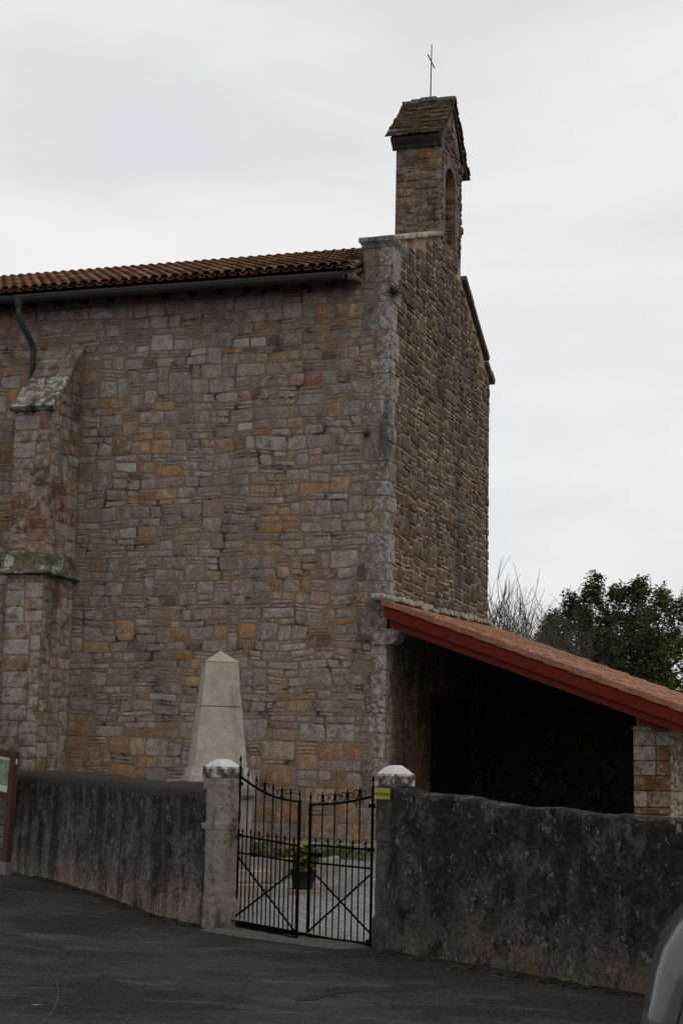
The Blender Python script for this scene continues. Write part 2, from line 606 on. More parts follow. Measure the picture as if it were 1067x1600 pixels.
def pal_south(u, v, rng):
    for (a, b) in WHITE:
        if abs(a - u) < .14 and abs(b - v) < .065:
            return vary(rng, LIGHT, .1, .02), 1.2
    for (a, b) in DARKS:
        if abs(a - u) < .11 and abs(b - v) < .07:
            return vary(rng, (.06, .04, .036), .15, .04), 0
    k = max(math.exp(-((u - a) ** 2 + (v - b) ** 2) / (r * r)) for (a, b, r) in OCHS)
    k += .25 * noise.noise(Vector((u * 1.6, v * 1.6, 9.1)))
    if rng.random() < .05 + .75 * max(0, k):
        c = rng.choices([TAN, OCHRE, RUSTY, (.15, .09, .05)], [5, 3.2, .9, 1.2])[0]
    elif rng.random() < .02:
        c = DARKB
    else:
        c = rng.choices([GREYP, GREYB, (.160, .136, .128), (.225, .205, .195)], [6, 2.5, 3, 1.5])[0]
    return vary(rng, c, .16, .03), rng.random() ** 3 * .5
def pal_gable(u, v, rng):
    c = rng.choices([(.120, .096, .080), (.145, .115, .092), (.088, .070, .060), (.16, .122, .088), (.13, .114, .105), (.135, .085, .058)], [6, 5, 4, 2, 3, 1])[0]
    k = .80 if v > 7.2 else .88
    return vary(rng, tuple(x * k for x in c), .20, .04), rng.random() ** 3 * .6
def pal_tower(u, v, rng):
    c = rng.choices([(.175, .098, .060), (.18, .125, .085), (.14, .12, .105), (.105, .085, .072), (.2, .17, .14)], [4, 4, 4, 3, 1])[0]
    return vary(rng, c, .15, .04), rng.random() ** 2 * .6

# ------------------------------------------------------------------ ground
def sstep(a, b, x):
    t = max(0., min(1., (x - a) / (b - a)))
    return t * t * (3 - 2 * t)
def road_z(x, y):
    t = -.4 - max(x, -9)
    z = -.045 + .078 * (t + math.sqrt(t * t + .25)) / 2
    return z
def yard_z(x, y):
    return max(road_z(x, y) + .03, min(.62, .03 + .107 * (y + 5.5)))

LEFT_PATH = [(-.62, -4.98), (-.85, -4.84), (-1.42, -4.47), (-2.38, -3.52), (-3.38, -2.60), (-4.36, -1.82), (-5.1, -1.25)]
LEFT_TOP = [1.60, 1.60, 1.605, 1.645, 1.69, 1.73, 1.72]
RIGHT_PATH = [(2.06, -6.55), (2.366, -6.86), (3.62, -7.94), (4.94, -9.06), (7.2, -10.9), (10.5, -12.2)]
RIGHT_TOP = [1.60, 1.555, 1.462, 1.40, 1.37, 1.34]

def asphalt():
    m, nt, b = new_mat('worn_asphalt', .93, .08)
    n1 = noi(nt, .45, 9, .66)
    n2 = noi(nt, 16, 8, .75)
    n3 = noi(nt, 120, 4, .7)
    c = mix(nt, remap(nt, n1, .43, .57, 0, 1), (.0225, .0196, .0180), (.041, .0362, .0330))
    c = mix(nt, 1, c, grey(nt, remap(nt, n2, .36, .64, .6, 1.4, False)), 'MULTIPLY')
    c = mix(nt, 1, c, grey(nt, remap(nt, n3, .3, .7, .6, 1.4, False)), 'MULTIPLY')
    sc = noi(nt, 1.5, 10, .74, coords(nt, (.5, 1.3, 1)), .6)                # pale scuffs
    c = mix(nt, remap(nt, sc, .54, .66, 0, .6), c, (.095, .083, .075))
    dk = noi(nt, .9, 9, .7, coords(nt, (1, 1.4, 1)), .4)                    # dark patches
    c = mix(nt, remap(nt, dk, .58, .68, 0, .6), c, (.011, .0105, .0105))
    sp2 = noi(nt, 30, 2, .5)
    c = mix(nt, 1, c, grey(nt, remap(nt, sp2, .38, .62, .72, 1.3, False)), 'MULTIPLY')
    gr = noi(nt, 55, 2, .5)
    c = mix(nt, remap(nt, gr, .62, .68, 0, .6), c, (.12, .11, .10))
    nt.links.new(c, b.inputs['Base Color'])
    bump(nt, b, mth(nt, 'ADD', n2, n3), .8, .01)
    return m
M_ASPH = asphalt()
def gravel():
    m, nt, b = new_mat('pale_gravel', .9, .2)
    v = N(nt, 'ShaderNodeTexVoronoi')
    v.inputs['Scale'].default_value = 42
    nt.links.new(coords(nt), v.inputs['Vector'])
    n1 = noi(nt, 1.2, 4, .5)
    h = N(nt, 'ShaderNodeSeparateColor')
    nt.links.new(v.outputs['Color'], h.inputs[0])
    c = mix(nt, h.outputs[0], (.13, .123, .116), (.36, .345, .33))
    c = mix(nt, remap(nt, n1, .5, .75, 0, .5), c, (.10, .085, .06))
    nt.links.new(c, b.inputs['Base Color'])
    bump(nt, b, mth(nt, 'SUBTRACT', 1.0, v.outputs['Distance']), .8, .02)
    return m
M_GRAVEL = gravel()
M_FIELD = simple_mat('rough_grass', (.055, .06, .025), .95, .1, .4, .8, 0, .4)

def frange(a, b, n):
    return [a + (b - a) * i / n for i in range(n + 1)]

mb = MB()
mb.grid([[(x, y, road_z(x, y) + .012 * noise.noise(Vector((x * .5, y * .5, 2)))) for x in frange(-22, 30, 130)] for y in frange(-42, 1.0, 110)], smooth=True)
struct(mb.build('road', M_ASPH))
mb = MB()
mb.grid([[(x, y, -.14 + (.0 if max(abs(x), abs(y)) < 60 else 0)) for x in frange(-700, 700, 10)] for y in frange(-700, 700, 10)])
struct(mb.build('ground', M_FIELD))

# churchyard: strips behind the walls and gate up to the church, then round the church
def smooth_path(P, n):
    pts = []
    Q = [P[0]] + list(P) + [P[-1]]
    for i in range(1, len(Q) - 2):
        for k in range(n):
            t = k / n
            a, b, c, d = (Vector(q) for q in Q[i - 1:i + 3])
            pts.append(.5 * ((2 * b) + (c - a) * t + (2 * a - 5 * b + 4 * c - d) * t * t + (3 * b - a - 3 * c + d) * t ** 3))
    pts.append(Vector(P[-1]))
    return pts
edge = [Vector(p) for p in LEFT_PATH[::-1]] + [Vector((-.25, -5.1)), Vector((1.7, -6.3))] + [Vector(p) for p in RIGHT_PATH]
edge = [e + Vector((.08, .1)) for e in edge]
rows = []
for k in range(25):
    t = k / 24
    rows.append([(e.x * (1 - t) + (e.x * 1.0 + (.0 if i else -.3)) * t, e.y * (1 - t) + 7.5 * t, 0) for i, e in enumerate(edge)])
rows = [[(p[0], p[1], yard_z(p[0], p[1]) + .01 * noise.noise(Vector((p[0] * 2, p[1] * 2, 0)))) for p in r] for r in rows]
mb = MB()
mb.grid(rows, smooth=True)
struct(mb.build('churchyard_gravel', M_GRAVEL))
# strip of earth and threshold slab under the gate
M_EARTH = simple_mat('trodden_earth', (.085, .075, .064), .95, .1, .45, 14, 0, .6)
mb = MB()
g0, g1 = Vector((-.62, -5.02)), Vector((1.95, -6.5))
gd = (g1 - g0).normalized(); gn = Vector((gd.y, -gd.x))
for (a0, a1, b0, b1, zz) in ((0.06, .90, -.22, .28, .0),):
    n = 26
    rws = []
    for j in range(7):
        rws.append([])
        for i in range(n + 1):
            p = g0.lerp(g1, a0 + (a1 - a0) * i / n) + gn * (b0 + (b1 - b0) * j / 6 + (.05 * noise.noise(Vector((i * .5, j, 5))) if j == 6 else 0))
            rws[-1].append((p.x, p.y, road_z(p.x, p.y) + (-.03 if i in (0, n) or j == 6 else .012 if i in (1, n - 1) else .034 if j < 5 else .018) + .012 * noise.noise(Vector((p.x * 6, p.y * 6, 1)))))
    mb.grid(rws, smooth=True)
struct(mb.build('threshold_strip', M_EARTH))

# ------------------------------------------------------------------ church
GZ = .35
church = thing('stone_church', 'old rubble stone church with bell gable, tiled roof and a dark lean-to porch', 'church', (0, 0, GZ))
rng = random.Random(11)

# --- south wall
mb = MB()
mb.box((-12, 0, GZ - .6), (-.02, .7, 9.08), col=MORT_S, mi=1)
fS = lambda u, v, d: (u, -d, v)
def quoin_list(rng, z0, z1):
    out = []
    z, k = z0, 0
    while z < z1 - .12:
        h = rng.uniform(.22, .44)
        if z + h > z1 - .12:
            h = z1 - z
        k += 1
        out.append((z, z + h, rng.uniform(.30, .46) if k % 2 else rng.uniform(.20, .32), rng.uniform(.22, .34) if k % 2 else rng.uniform(.30, .44)))
        z += h
    return out
QS = quoin_list(random.Random(5), .3, 9.48)
def qlen(v):
    for (a, b, l1, l2) in QS:
        if a <= v < b:
            return l1, l2
    return .42, .25
def blockS(u, v):
    if u > -qlen(v)[0] - .005:
        return True
    if -5.56 < u < -4.96 and v < 8.2:
        return True
    return False
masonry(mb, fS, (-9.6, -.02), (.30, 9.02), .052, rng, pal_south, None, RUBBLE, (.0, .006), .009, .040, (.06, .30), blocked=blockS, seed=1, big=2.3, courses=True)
# plinth course, weathered grey
for i in range(16):
    x0 = -8.2 + i * .512
    mb.box((x0 + .004, -.14, GZ), (x0 + .508, .02, .80 + jit(rng, .012)), ch=.02, col=vary(rng, (.20, .19, .17)), a=.55)
south = mb.build('wall', [M_WALL, M_MORT], church)

# --- corner quoins (pier) with moulded cap
mb = MB()
mb.box((-.44, .004, GZ - .5), (-.005, .60, 9.46), col=MORT_S)
for (a, b, l1, l2) in QS:
    c = rng.choices([(.185, .168, .160), (.15, .118, .105), (.175, .15, .13), (.135, .10, .082), (.205, .16, .11)], [4, 3, 3, 1.5, 1])[0]
    if b > 8.9:
        l1 = min(l1, .44)
    mb.box((-l1 + .006, -.006 + jit(rng, .005), a + .004), (.012 + jit(rng, .006), l2, b - .004), ch=rng.uniform(.006, .014),
           col=vary(rng, c, .12, .03), a=rng.uniform(.25, .75))
pier = mb.build('corner_quoins', M_QUOIN, church)
mb = MB()
prof = [(-.01, 9.46), (-.02, 9.50), (-.04, 9.53), (-.055, 9.545), (-.06, 9.55), (-.06, 9.605), (-.05, 9.62)]
def rect_loft(mb, x0, x1, y0, y1, prof, **k):
    vs, fs = [], []
    for (o, z) in prof:
        o = -o
        vs += [(x0 - o, y0 - o, z), (x1 + o * .6, y0 - o, z), (x1 + o * .6, y1 + o, z), (x0 - o, y1 + o, z)]
    n = len(prof)
    for i in range(n - 1):
        for j in range(4):
            fs.append((i * 4 + j, i * 4 + (j + 1) % 4, (i + 1) * 4 + (j + 1) % 4, (i + 1) * 4 + j))
    fs.append((3, 2, 1, 0)); fs.append(tuple((n - 1) * 4 + j for j in range(4)))
    mb.add(vs, fs, **k)
rect_loft(mb, -.45, .0, 0, .60, prof, col=(.12, .115, .10), a=.35)
mb.build('pier_cap', stone_mat('cap_stone', .5, .45, moss=.35), pier)

# --- gable wall (west front)
mb = MB()
GAB = [(.03, GZ - .6), (6.2, GZ - .6), (6.2, 8.90), (4.06, 10.14), (4.0, 10.46), (2.65, 10.46), (.40, 9.69), (.03, 9.45)]
mb.prism(GAB, 0, -.455, -.004, col=MORT_W)
def in_gab(y, z):
    if not (.03 < y < 6.19):
        return False
    if z > 10.45 - .0:
        return False
    if y < 2.65:
        return z < 9.50 + (y) * .338
    if y > 4.02:
        return z < 10.16 - (y - 4.05) * .575
    return z < 10.44
DOOR = (2.50, 4.9, 3.05)
def blockG(y, z):
    l2 = qlen(z)[1]
    if y < l2 + .012:
        return True
    if DOOR[0] < y < DOOR[1] and z < DOOR[2]:
        return True
    return False
fG = lambda u, v, d: (d, u, v)
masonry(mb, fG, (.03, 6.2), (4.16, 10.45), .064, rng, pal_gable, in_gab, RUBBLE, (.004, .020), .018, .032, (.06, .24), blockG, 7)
def pal_in(u, v, rng):
    c = rng.choices([(.21, .155, .105), (.195, .148, .105), (.175, .125, .082)], [4, 4, 2])[0]
    return vary(rng, c, .12, .03), rng.random() * .2
masonry(mb, fG, (.03, 6.2), (.30, 4.16), .065, rng, pal_in, None, BIGRUB, (.0, .004), .003, .02, (.05, .15), blockG, 8)
gable = mb.build('gable_wall', M_GABLE, church)

# church door in the porch, widened: its dark boards stand in for deep shade
mb = MB()
mb.box((-.01, DOOR[0], GZ), (.012, DOOR[1], DOOR[2]), col=(.05, .04, .035))
mb.box((.012, DOOR[0] + .1, GZ + .2), (.03, DOOR[1] - .1, DOOR[2] - .1), col=(.02, .015, .01))
for k in range(12):
    y = DOOR[0] + .12 + k * .18
    mb.box((.03, y, GZ + .22), (.045, y + .17, DOOR[2] - .12))
mb.build('door', M_DARKWOOD, church)

# --- copings
mb = MB()
def slope_slab(mb, y0, z0, y1, z1, t, x0, x1, ch=.012, **k):
    d = Vector((0, y1 - y0, z1 - z0)); ln = d.length; d.normalize()
    up = Vector((0, -d.z, d.y)) if d.y > 0 else Vector((0, d.z, -d.y))
    Mx = Matrix(((1, 0, 0, 0), (0, d.y, up.y, y0), (0, d.z, up.z, z0), (0, 0, 0, 1)))
    mb.box((x0, 0, 0), (x1, ln, t), Mx, ch, **k)
ya, za, yb, zb = 4.10, 10.13, 5.86, 9.12
for i in range(6):
    t0, t1 = i / 6, (i + 1) / 6
    slope_slab(mb, ya + (yb - ya) * t0, za + (zb - za) * t0, ya + (yb - ya) * t1 - .006, za + (zb - za) * t1, .10 + jit(rng, .01), -.84, .075, col=vary(rng, (.075, .065, .055)), a=.3)
mb.build('coping', M_DARKCOP, gable)
mb = MB()
slope_slab(mb, 5.84, 9.05, 6.16, 8.90, .10, -.82, .06, col=(.14, .12, .10), a=.5)
slope_slab(mb, 6.10, 8.92, 6.33, 8.80, .12, -.82, .07, col=(.12, .10, .085), a=.4)
mb.build('kneeler', M_DARKCOP, gable)
mb = MB()
y = .42
while y < 2.62:
    w = min(rng.uniform(.2, .42), 2.66 - y)
    z = 9.55 + (y - .0) * .345
    slope_slab(mb, y, z - .005 + jit(rng, .012), y + w - .012, z + w * .345 + jit(rng, .012), .07 + jit(rng, .015), -.46, .06 + jit(rng, .02),
               col=vary(rng, (.30, .27, .22)), a=.5)
    y += w
mb.build('shoulder_coping', M_PALE, gable)

# --- bell gable
TY0, TY1, TX0 = 2.65, 4.03, -.76
ARC = (2.97, 3.66, 11.45, 10.30)            # jamb y0, y1, springing z, sill z
mb = MB()
ar = []
n = 14
ym, hw = (ARC[0] + ARC[1]) / 2, (ARC[1] - ARC[0]) / 2
ar.append((ARC[0], ARC[3]))
for i in range(n + 1):
    w = math.pi * (1 - i / n)
    ar.append((ym + hw * math.cos(w), ARC[2] + .36 * math.sin(w) ** .9))
ar.append((ARC[1], ARC[3]))
ou = []
AP = (3.35, 12.93)
for (a, b) in ar:
    if b <= ARC[2] + 1e-6:
        ou.append((TY0 if a < ym else TY1, b))
    else:
        # up to the gable slopes
        t = (a - ARC[0]) / (ARC[1] - ARC[0])
        if t < .22:
            ou.append((TY0, ARC[2] + (12.02 - ARC[2]) * t / .22))
        elif t > .78:
            ou.append((TY1, ARC[2] + (12.02 - ARC[2]) * (1 - t) / .22))
        elif t <= .5:
            k = (t - .22) / .28
            ou.append((TY0 + (AP[0] - TY0) * k, 12.02 + (AP[1] - 12.02) * k))
        else:
            k = (t - .5) / .28
            ou.append((AP[0] + (TY1 - AP[0]) * k, AP[1] + (12.02 - AP[1]) * k))
vs, fs = [], []
m_ = len(ar)
for x in (-.003, TX0):
    vs += [(x, a, b) for (a, b) in ar] + [(x, a, b) for (a, b) in ou]
for i in range(m_ - 1):
    fs.append((i, i + 1, m_ + i + 1, m_ + i))
    fs.append((2 * m_ + i, 3 * m_ + i, 3 * m_ + i + 1, 2 * m_ + i + 1))
    fs.append((i, 2 * m_ + i, 2 * m_ + i + 1, i + 1))                     # inside of the arch
    fs.append((m_ + i, m_ + i + 1, 3 * m_ + i + 1, 3 * m_ + i))           # outside
mb.add(vs, fs, (.17, .15, .13))
fT = lambda u, v, d: (u, TY0 - d, v)
masonry(mb, fT, (TX0, -.004), (10.15, 12.0), .05, rng, pal_tower, None, RUBBLE, (.004, .016), .024, .024, (.1, .3), None, 12)
def in_tow(y, z):
    if not (TY0 < y < TY1) or z < 10.45:
        return False
    if ARC[0] - .03 < y < ARC[1] + .03 and z < ARC[2]:
        return False
    if z >= ARC[2] and ((y - ym) / (hw + .03)) ** 2 + ((z - ARC[2]) / .42) ** 2 < 1:
        return False
    if z > 12.0 and abs(y - AP[0]) > (AP[1] - z) * .70:
        return False
    return True
masonry(mb, fG, (TY0, TY1), (10.44, 12.9), .046, rng, pal_gable, in_tow, RUBBLE, (.006, .024), .024, .024, (.08, .28), None, 17)
fJ = lambda u, v, d: (u, ARC[1] - d, v)                                  # far jamb seen through the arch
masonry(mb, fJ, (TX0, -.03), (10.42, 11.45), .052, rng, pal_gable, None, RUBBLE, (.008, .02), .026, .02, (.2, .4), None, 19)
fN = lambda u, v, d: (u, TY1 + d, v)
masonry(mb, fN, (TX0, -.004), (10.2, 12.0), .06, rng, pal_gable, None, RUBBLE, (.010, .03), .028, .022, (.2, .42), None, 21)
bell = mb.build('bell_gable', M_GABLE, church)
# the little projecting course on the far side
mb = MB()
mb.box((TX0 - .03, TY1 - .08, 10.90), (.035, TY1 + .045, 11.02), ch=.015, col=(.12, .10, .085))
mb.build('offset_course', M_GABLE, bell)
# cornice under both eaves
mb = MB()
cp = [(TY0 + .02, 11.97), (TY0 - .035, 11.98), (TY0 - .06, 12.03), (TY0 - .12, 12.07), (TY0 - .155, 12.10), (TY0 - .155, 12.15), (TY0 + .02, 12.17)]
mb.prism(cp, 0, TX0 - .06, .015, col=(.06, .05, .043))
mb.build('cornice', M_DARKCOP, bell)
mb = MB()
cp2 = [(TY1 + (TY0 - a), b - .02) for (a, b) in cp][::-1]
mb.prism(cp2, 0, TX0 - .06, .015, col=(.085, .07, .06))
mb.build('cornice', M_DARKCOP, bell)
# shingled roof
mb = MB()
def shingles(mb, y_e, z_e, y_r, z_r, x0, x1, rows, seed):
    rg = random.Random(seed)
    d = Vector((0, y_r - y_e, z_r - z_e)); ln = d.length; d.normalize()
    up = Vector((0, -d.z, d.y)) if d.y > 0 else Vector((0, d.z, -d.y))
    ex = ln / rows
    for r_ in range(rows):
        x = x0 + jit(rg, .02) - (.02 if r_ == 0 else 0)
        while x < x1 - .03:
            w = min(rg.uniform(.10, .2), x1 + jit(rg, .012) - x)
            s = r_ * ex + jit(rg, .014)
            base = Vector((0, y_e, z_e)) + d * s + up * (.010 + .006 * (r_ % 2))
            tlt = R(7 + jit(rg, 3))
            dd = (d * math.cos(tlt) - up * math.sin(tlt)); uu = (up * math.cos(tlt) + d * math.sin(tlt))
            Mx = Matrix(((1, 0, 0, x), (0, dd.y, uu.y, base.y), (0, dd.z, uu.z, base.z), (0, 0, 0, 1)))
            t = rg.uniform(.022, .036)
            c = rg.choices([(.058, .042, .031), (.040, .030, .023), (.075, .055, .042), (.045, .042, .018), (.11, .10, .09)], [5, 4, 3, 3, .4])[0]
            mb.box((0.003, 0, 0), (w - .003, ex * 1.7, t), Mx, .004, col=vary(rg, c, .2, .04))
            x += w
    base = Vector((0, y_e, z_e))
ex0, ex1 = TX0 - .11, .06
shingles(mb, 2.44, 12.13, 3.35, 13.03, ex0, ex1, 15, 3)
shingles(mb, 4.42, 11.98, 3.35, 13.03, ex0, ex1, 16, 4)
mb.prism([(2.52, 12.13), (3.35, 12.97), (4.33, 12.0), (4.28, 11.95), (3.35, 12.88), (2.57, 12.10)], 0, ex0 + .04, ex1 - .03, col=(.05, .04, .035))
broof = mb.build('bell_roof', M_SHINGLE, bell)
mb = MB()
x = ex0 + .02
for k in range(3):
    w = (ex1 - ex0 - .02) / 3
    mb.box((x + .004, 3.25, 12.99 + (.02 if k == 1 else 0)), (x + w - .004, 3.45, 13.065 + (.035 if k == 1 else 0) + .008 * k), ch=.02, col=vary(rng, (.11, .11, .09)), a=.5)
    x += w
mb.build('ridge_stones', M_DARKCOP, broof)
# iron cross
mb = MB()
mb.tube([(-.385, 3.35, 12.98), (-.382, 3.355, 13.5), (-.379, 3.365, 14.07)], [.011, .010, .008], 6)
mb.tube([(-.383, 3.14, 13.80), (-.381, 3.36, 13.765), (-.379, 3.56, 13.735)], .0105, 6)
mb.build('iron_cross', M_RUST, bell)

# --- nave roof of canal tiles
EY, EZ, RY, RZ_ = -.40, 9.07, 3.1, 10.40
mb = MB()
sd = Vector((0, RY - EY, RZ_ - EZ)); SL = sd.length; sd.normalize()
su = Vector((0, -sd.z, sd.y))
mb.prism([(EY + .05, EZ - .09), (RY, RZ_ - .09), (RY, RZ_ - .03), (EY + .05, EZ - .03)], 0, -12, -.46, col=(.09, .055, .04))
mb.prism([(RY, RZ_ - .09), (6.6, 8.55), (6.6, 8.62), (RY, RZ_ - .02)], 0, -12, -.76, col=(.15, .07, .045))
def half_tube(mb, p, ax, up, side, ln, r0, r1, n, convex, th, **k):
    vs = []
    for (t, r_) in ((0, r0), (ln, r1)):
        for q in (r_, r_ - th):
            for j in range(n + 1):
                w = math.pi * j / n
                s = math.sin(w) * (1 if convex else -1)
                vs.append(p + ax * t + side * (math.cos(w) * q) + up * (s * q * .8))
    m = n + 1
    fs = []
    for j in range(n):
        fs += [(j, j + 1, 2 * m + j + 1, 2 * m + j), (m + j, 3 * m + j, 3 * m + j + 1, m + j + 1), (j, m + j, m + j + 1, j + 1)]
    mb.add(vs, fs, smooth=True, **k)
TER = [(.180, .080, .050), (.205, .096, .062), (.130, .066, .047), (.225, .118, .082), (.085, .058, .044), (.24, .155, .115)]
TW = [5, 4, 4, 2, 3, 1]
sp, exq = .168, .31
nx = int((12 - .50) / sp)
rows_n = int(SL / exq)
for i in range(nx):
    x = -.585 - i * sp
    far = x < -8
    for r_ in range(rows_n + 1):
        s = r_ * exq + jit(rng, .012)
        ln = min(.44, SL - s + .05)
        p = Vector((x + jit(rng, .006), EY, EZ)) + sd * s + su * (.035 + .016 * 0)
        if r_ == 0:
            p -= sd * rng.uniform(0, .03)
        half_tube(mb, p + su * .012, (sd + su * (-.06 + jit(rng, .015))).normalized(), su, Vector((1, 0, 0)), ln, .080, .060, 6, True, .014, col=vary(rng, rng.choices(TER, TW)[0], .2, .06))
        if r_ < 2:
            p2 = Vector((x + sp / 2, EY, EZ)) + sd * (s - .01) + su * .055
            half_tube(mb, p2, (sd + su * -.03).normalized(), su, Vector((1, 0, 0)), ln,   .072, .058, 5, False, .013, col=vary(rng, rng.choices(TER, TW)[0], .2, .06))
roof = mb.build('roof', M_TILE, church)
mb = MB()
x = -.50
while x > -12:
    w = .30
    half_tube(mb, Vector((x, RY, RZ_ - .02 + jit(rng, .006))), Vector((-1, 0, -.03)).normalized(), Vector((0, 0, 1)), Vector((0, 1, 0)), w + .07, .11, .125, 6, True, .018, col=vary(rng, (.11, .075, .055), .2))
    x -= w
mb.build('ridge_tiles', M_TILE, roof)
# verge tiles bedded against the pier
mb = MB()
for k in range(3):
    half_tube(mb, Vector((-.545 + .012 * k, -.43 + .05 * k, 9.035 + .05 * k)), Vector((.12, .9, .36)).normalized(), su, Vector((1, -.1, 0)).normalized(), .17, .07, .065, 6, True, .016, col=vary(rng, (.14, .10, .075), .2))
mb.box((-.58, -.36, 8.90), (-.45, -.03, 9.0), ch=.02, col=(.12, .095, .07))
mb.build('verge_tiles', M_TILE, roof)
# eaves board
mb = MB()
mb.prism([(EY + .12, EZ - .10), (-.0, EZ + .03), (-.0, EZ - .05), (EY + .12, EZ - .15)], 0, -12, -.50)
for k in range(26):
    x = -.9 - k * .45
    mb.box((x - .04, EY + .10, EZ - .16), (x + .04, -.0, EZ - .06))
mb.build('eaves_boarding', M_DARKWOOD, roof)
# gutter and downpipe
mb = MB()
GYc, GZc, GR = -.46, 8.95, .072
ring = []
for j in range(13):
    w = math.pi + math.pi * j / 12
    ring.append((math.cos(w), math.sin(w)))
prof = [(GYc + c * GR, GZc + s * GR) for c, s in ring] + [(GYc + c * (GR - .006), GZc + s * (GR - .006)) for c, s in ring[::-1]]
mb.prism(prof, 0, -12, -.60, smooth=False)
mb.prism([(GYc + c * GR * .98, GZc + s * GR * .98) for c, s in ring], 0, -.608, -.598)
mb.tube([(-12, GYc - GR, GZc + .004), (-.6, GYc - GR, GZc + .004)], .010, 6)
for k in range(8):
    x = -1.15 - k * 1.35
    mb.prism([(GYc + c * (GR + .004), GZc + s * (GR + .004)) for c, s in ring] + [(GYc + c * GR * .99, GZc + s * GR * .99) for c, s in ring[::-1]], 0, x - .02, x + .02)
gut = mb.build('gutter', M_ZINC, church)
mb = MB()
px = -5.86
mb.lathe([(.075, 0.02), (.07, -.05), (.05, -.11), (.043, -.13)], (px, GYc, GZc - .04), 12)
mb.tube([(px, GYc, 8.83), (px, GYc, 8.72), (px + .005, -.44, 8.64), (px + .03, -.36, 8.52), (px + .085, -.20, 8.34), (px + .10, -.13, 8.24), (px + .10, -.115, 8.1), (px + .10, -.115, 7.45)], .043, 10)
for z in (8.18, 7.98):
    mb.tube([(px + .10, -.115, z - .012), (px + .10, -.115, z + .012)], .05, 10)
mb.build('downpipe', M_ZINC, gut)

# --- buttress
BX0, BX1, BP = -5.56, -4.945, -.955
mb = MB()
mb.box((BX0, BP, GZ - .3), (BX1, -.002, 7.10), col=MORT_S)
mb.prism([(BP, 7.08), (-.002, 8.22), (-.002, 7.0), (BP, 7.0)], 0, BX0 + .002, BX1 - .002, col=MORT_S)
def pal_butt(u, v, rng):
    if 5.15 < v < 6.05:
        c = rng.choices([(.125, .062, .04), (.15, .075, .05), (.16, .12, .105)], [4, 3, 2])[0]
    else:
        c = rng.choices([(.215, .185, .175), (.195, .15, .115), (.24, .23, .22), (.15, .10, .08)], [5, 3, 2, 1.2])[0]
    return vary(rng, c, .12, .04), rng.random() * .8
BSZ = [(6, 3, 3), (5, 3, 3), (7, 4, 4), (5, 4, 3), (4, 3, 2), (11, 3, 2), (11, 4, 1)]
rb = random.Random(8)
fB = lambda u, v, d: (u, BP - d, v)
masonry(mb, fB, (BX0, BX1), (.4, 7.04), .06, rb, pal_butt, None, BSZ, (.0, .007), .016, .012, (.06, .18), None, 33)
fBs = lambda u, v, d: (BX1 + d, u, v)
def in_bs(y, z):
    return z < 8.15 + y * 1.14
masonry(mb, fBs, (BP, -.01), (.4, 8.1), .06, rb, pal_butt, in_bs, BSZ, (.0, .007), .016, .016, (.06, .18), None, 35)
fBw = lambda u, v, d: (BX0 - d, u, v)
masonry(mb, fBw, (BP, -.01), (.4, 8.1), .06, rb, pal_butt, in_bs, BSZ, (.006, .014), .016, .012, (.06, .18), None, 36)
butt = mb.build('buttress', M_BUTT, church)
mb = MB()
dW = Vector((0, -1.02, -1.20)); LW = dW.length
# sloping slabs: smooth ashlar above, lichened slabs below
segs = [(0, .20), (.20, .36), (.36, .50), (.50, .66), (.66, .88), (.88, 1.0)]
for k, (t0, t1) in enumerate(segs):
    cut = rb.uniform(.4, .62) if k % 2 else rb.uniform(.55, .7)
    for (a, b) in ((0, cut), (cut, 1)):
        xa, xb = BX0 - .02 + (BX1 - BX0 + .045) * a, BX0 - .02 + (BX1 - BX0 + .045) * b
        d = dW.normalized(); up = Vector((0, d.z, -d.y))
        p = Vector((0, -.002, 8.25)) + dW * t0
        Mx = Matrix(((1, 0, 0, 0), (0, d.y, up.y, p.y), (0, d.z, up.z, p.z), (0, 0, 0, 1)))
        Mx = Matrix.Translation((0, 0, 0)) @ Mx
        up2 = -up if up.z < 0 else up
        Mx = Matrix(((1, 0, 0, 0), (0, d.y, up2.y, p.y), (0, d.z, up2.z, p.z), (0, 0, 0, 1)))
        e = .0 if k < 4 else (.02 if k == 4 else .045)
        low = k >= 3
        mb.box((xa + .006 - e * (a == 0), 0, -.06), (xb - .006 + e * (b == 1), LW * (t1 - t0) - .01, .01 + e), Mx, .012,
               col=vary(rb, (.20, .18, .165) if not low else (.11, .095, .075)), a=0.0 if k < 3 else rb.uniform(.2, .55), mi=1 if low else 0)
mb.build('weathering', [M_BUTT, M_CAP], butt)
mb = MB()
pr = [(.0, 4.80), (-.005, 4.90), (-.03, 4.80), (-.05, 4.71), (-.085, 4.63), (-.105, 4.61), (-.105, 4.585), (-.02, 4.57)]
vs, fs = [], []
for (o, z) in pr:
    o = -o
    vs += [(BX0 - o, .0, z), (BX0 - o, BP - o, z), (BX1 + o, BP - o, z), (BX1 + o, .0, z)]
for i in range(len(pr) - 1):
    for j in range(3):
        fs.append((i * 4 + j, (i + 1) * 4 + j, (i + 1) * 4 + j + 1, i * 4 + j + 1))
mb.add(vs, fs, (.11, .095, .07), .2)
mb.build('drip_course', M_CAP, butt)

# --- porch
def proof(x, y):
    return 4.19 - .355 * x + .036 * (y + .15)
mb = MB()
rp = random.Random(21)
X0, X1 = .012, 4.75
NXR = 15
M_SHEATH = M_DARKWOOD
# boards under the tiles
vs = []
for (x, y) in ((X0, -.10), (X1 - .1, -.10), (X1 - .1, 6.45), (X0, 6.45)):
    vs += [(x, y, proof(x, y) - .06), (x, y, proof(x, y) - .02)]
mb.add(vs, [(0, 2, 4, 6), (7, 5, 3, 1), (0, 1, 3, 2), (2, 3, 5, 4), (4, 5, 7, 6), (6, 7, 1, 0)], (.02, .015, .01), mi=1)
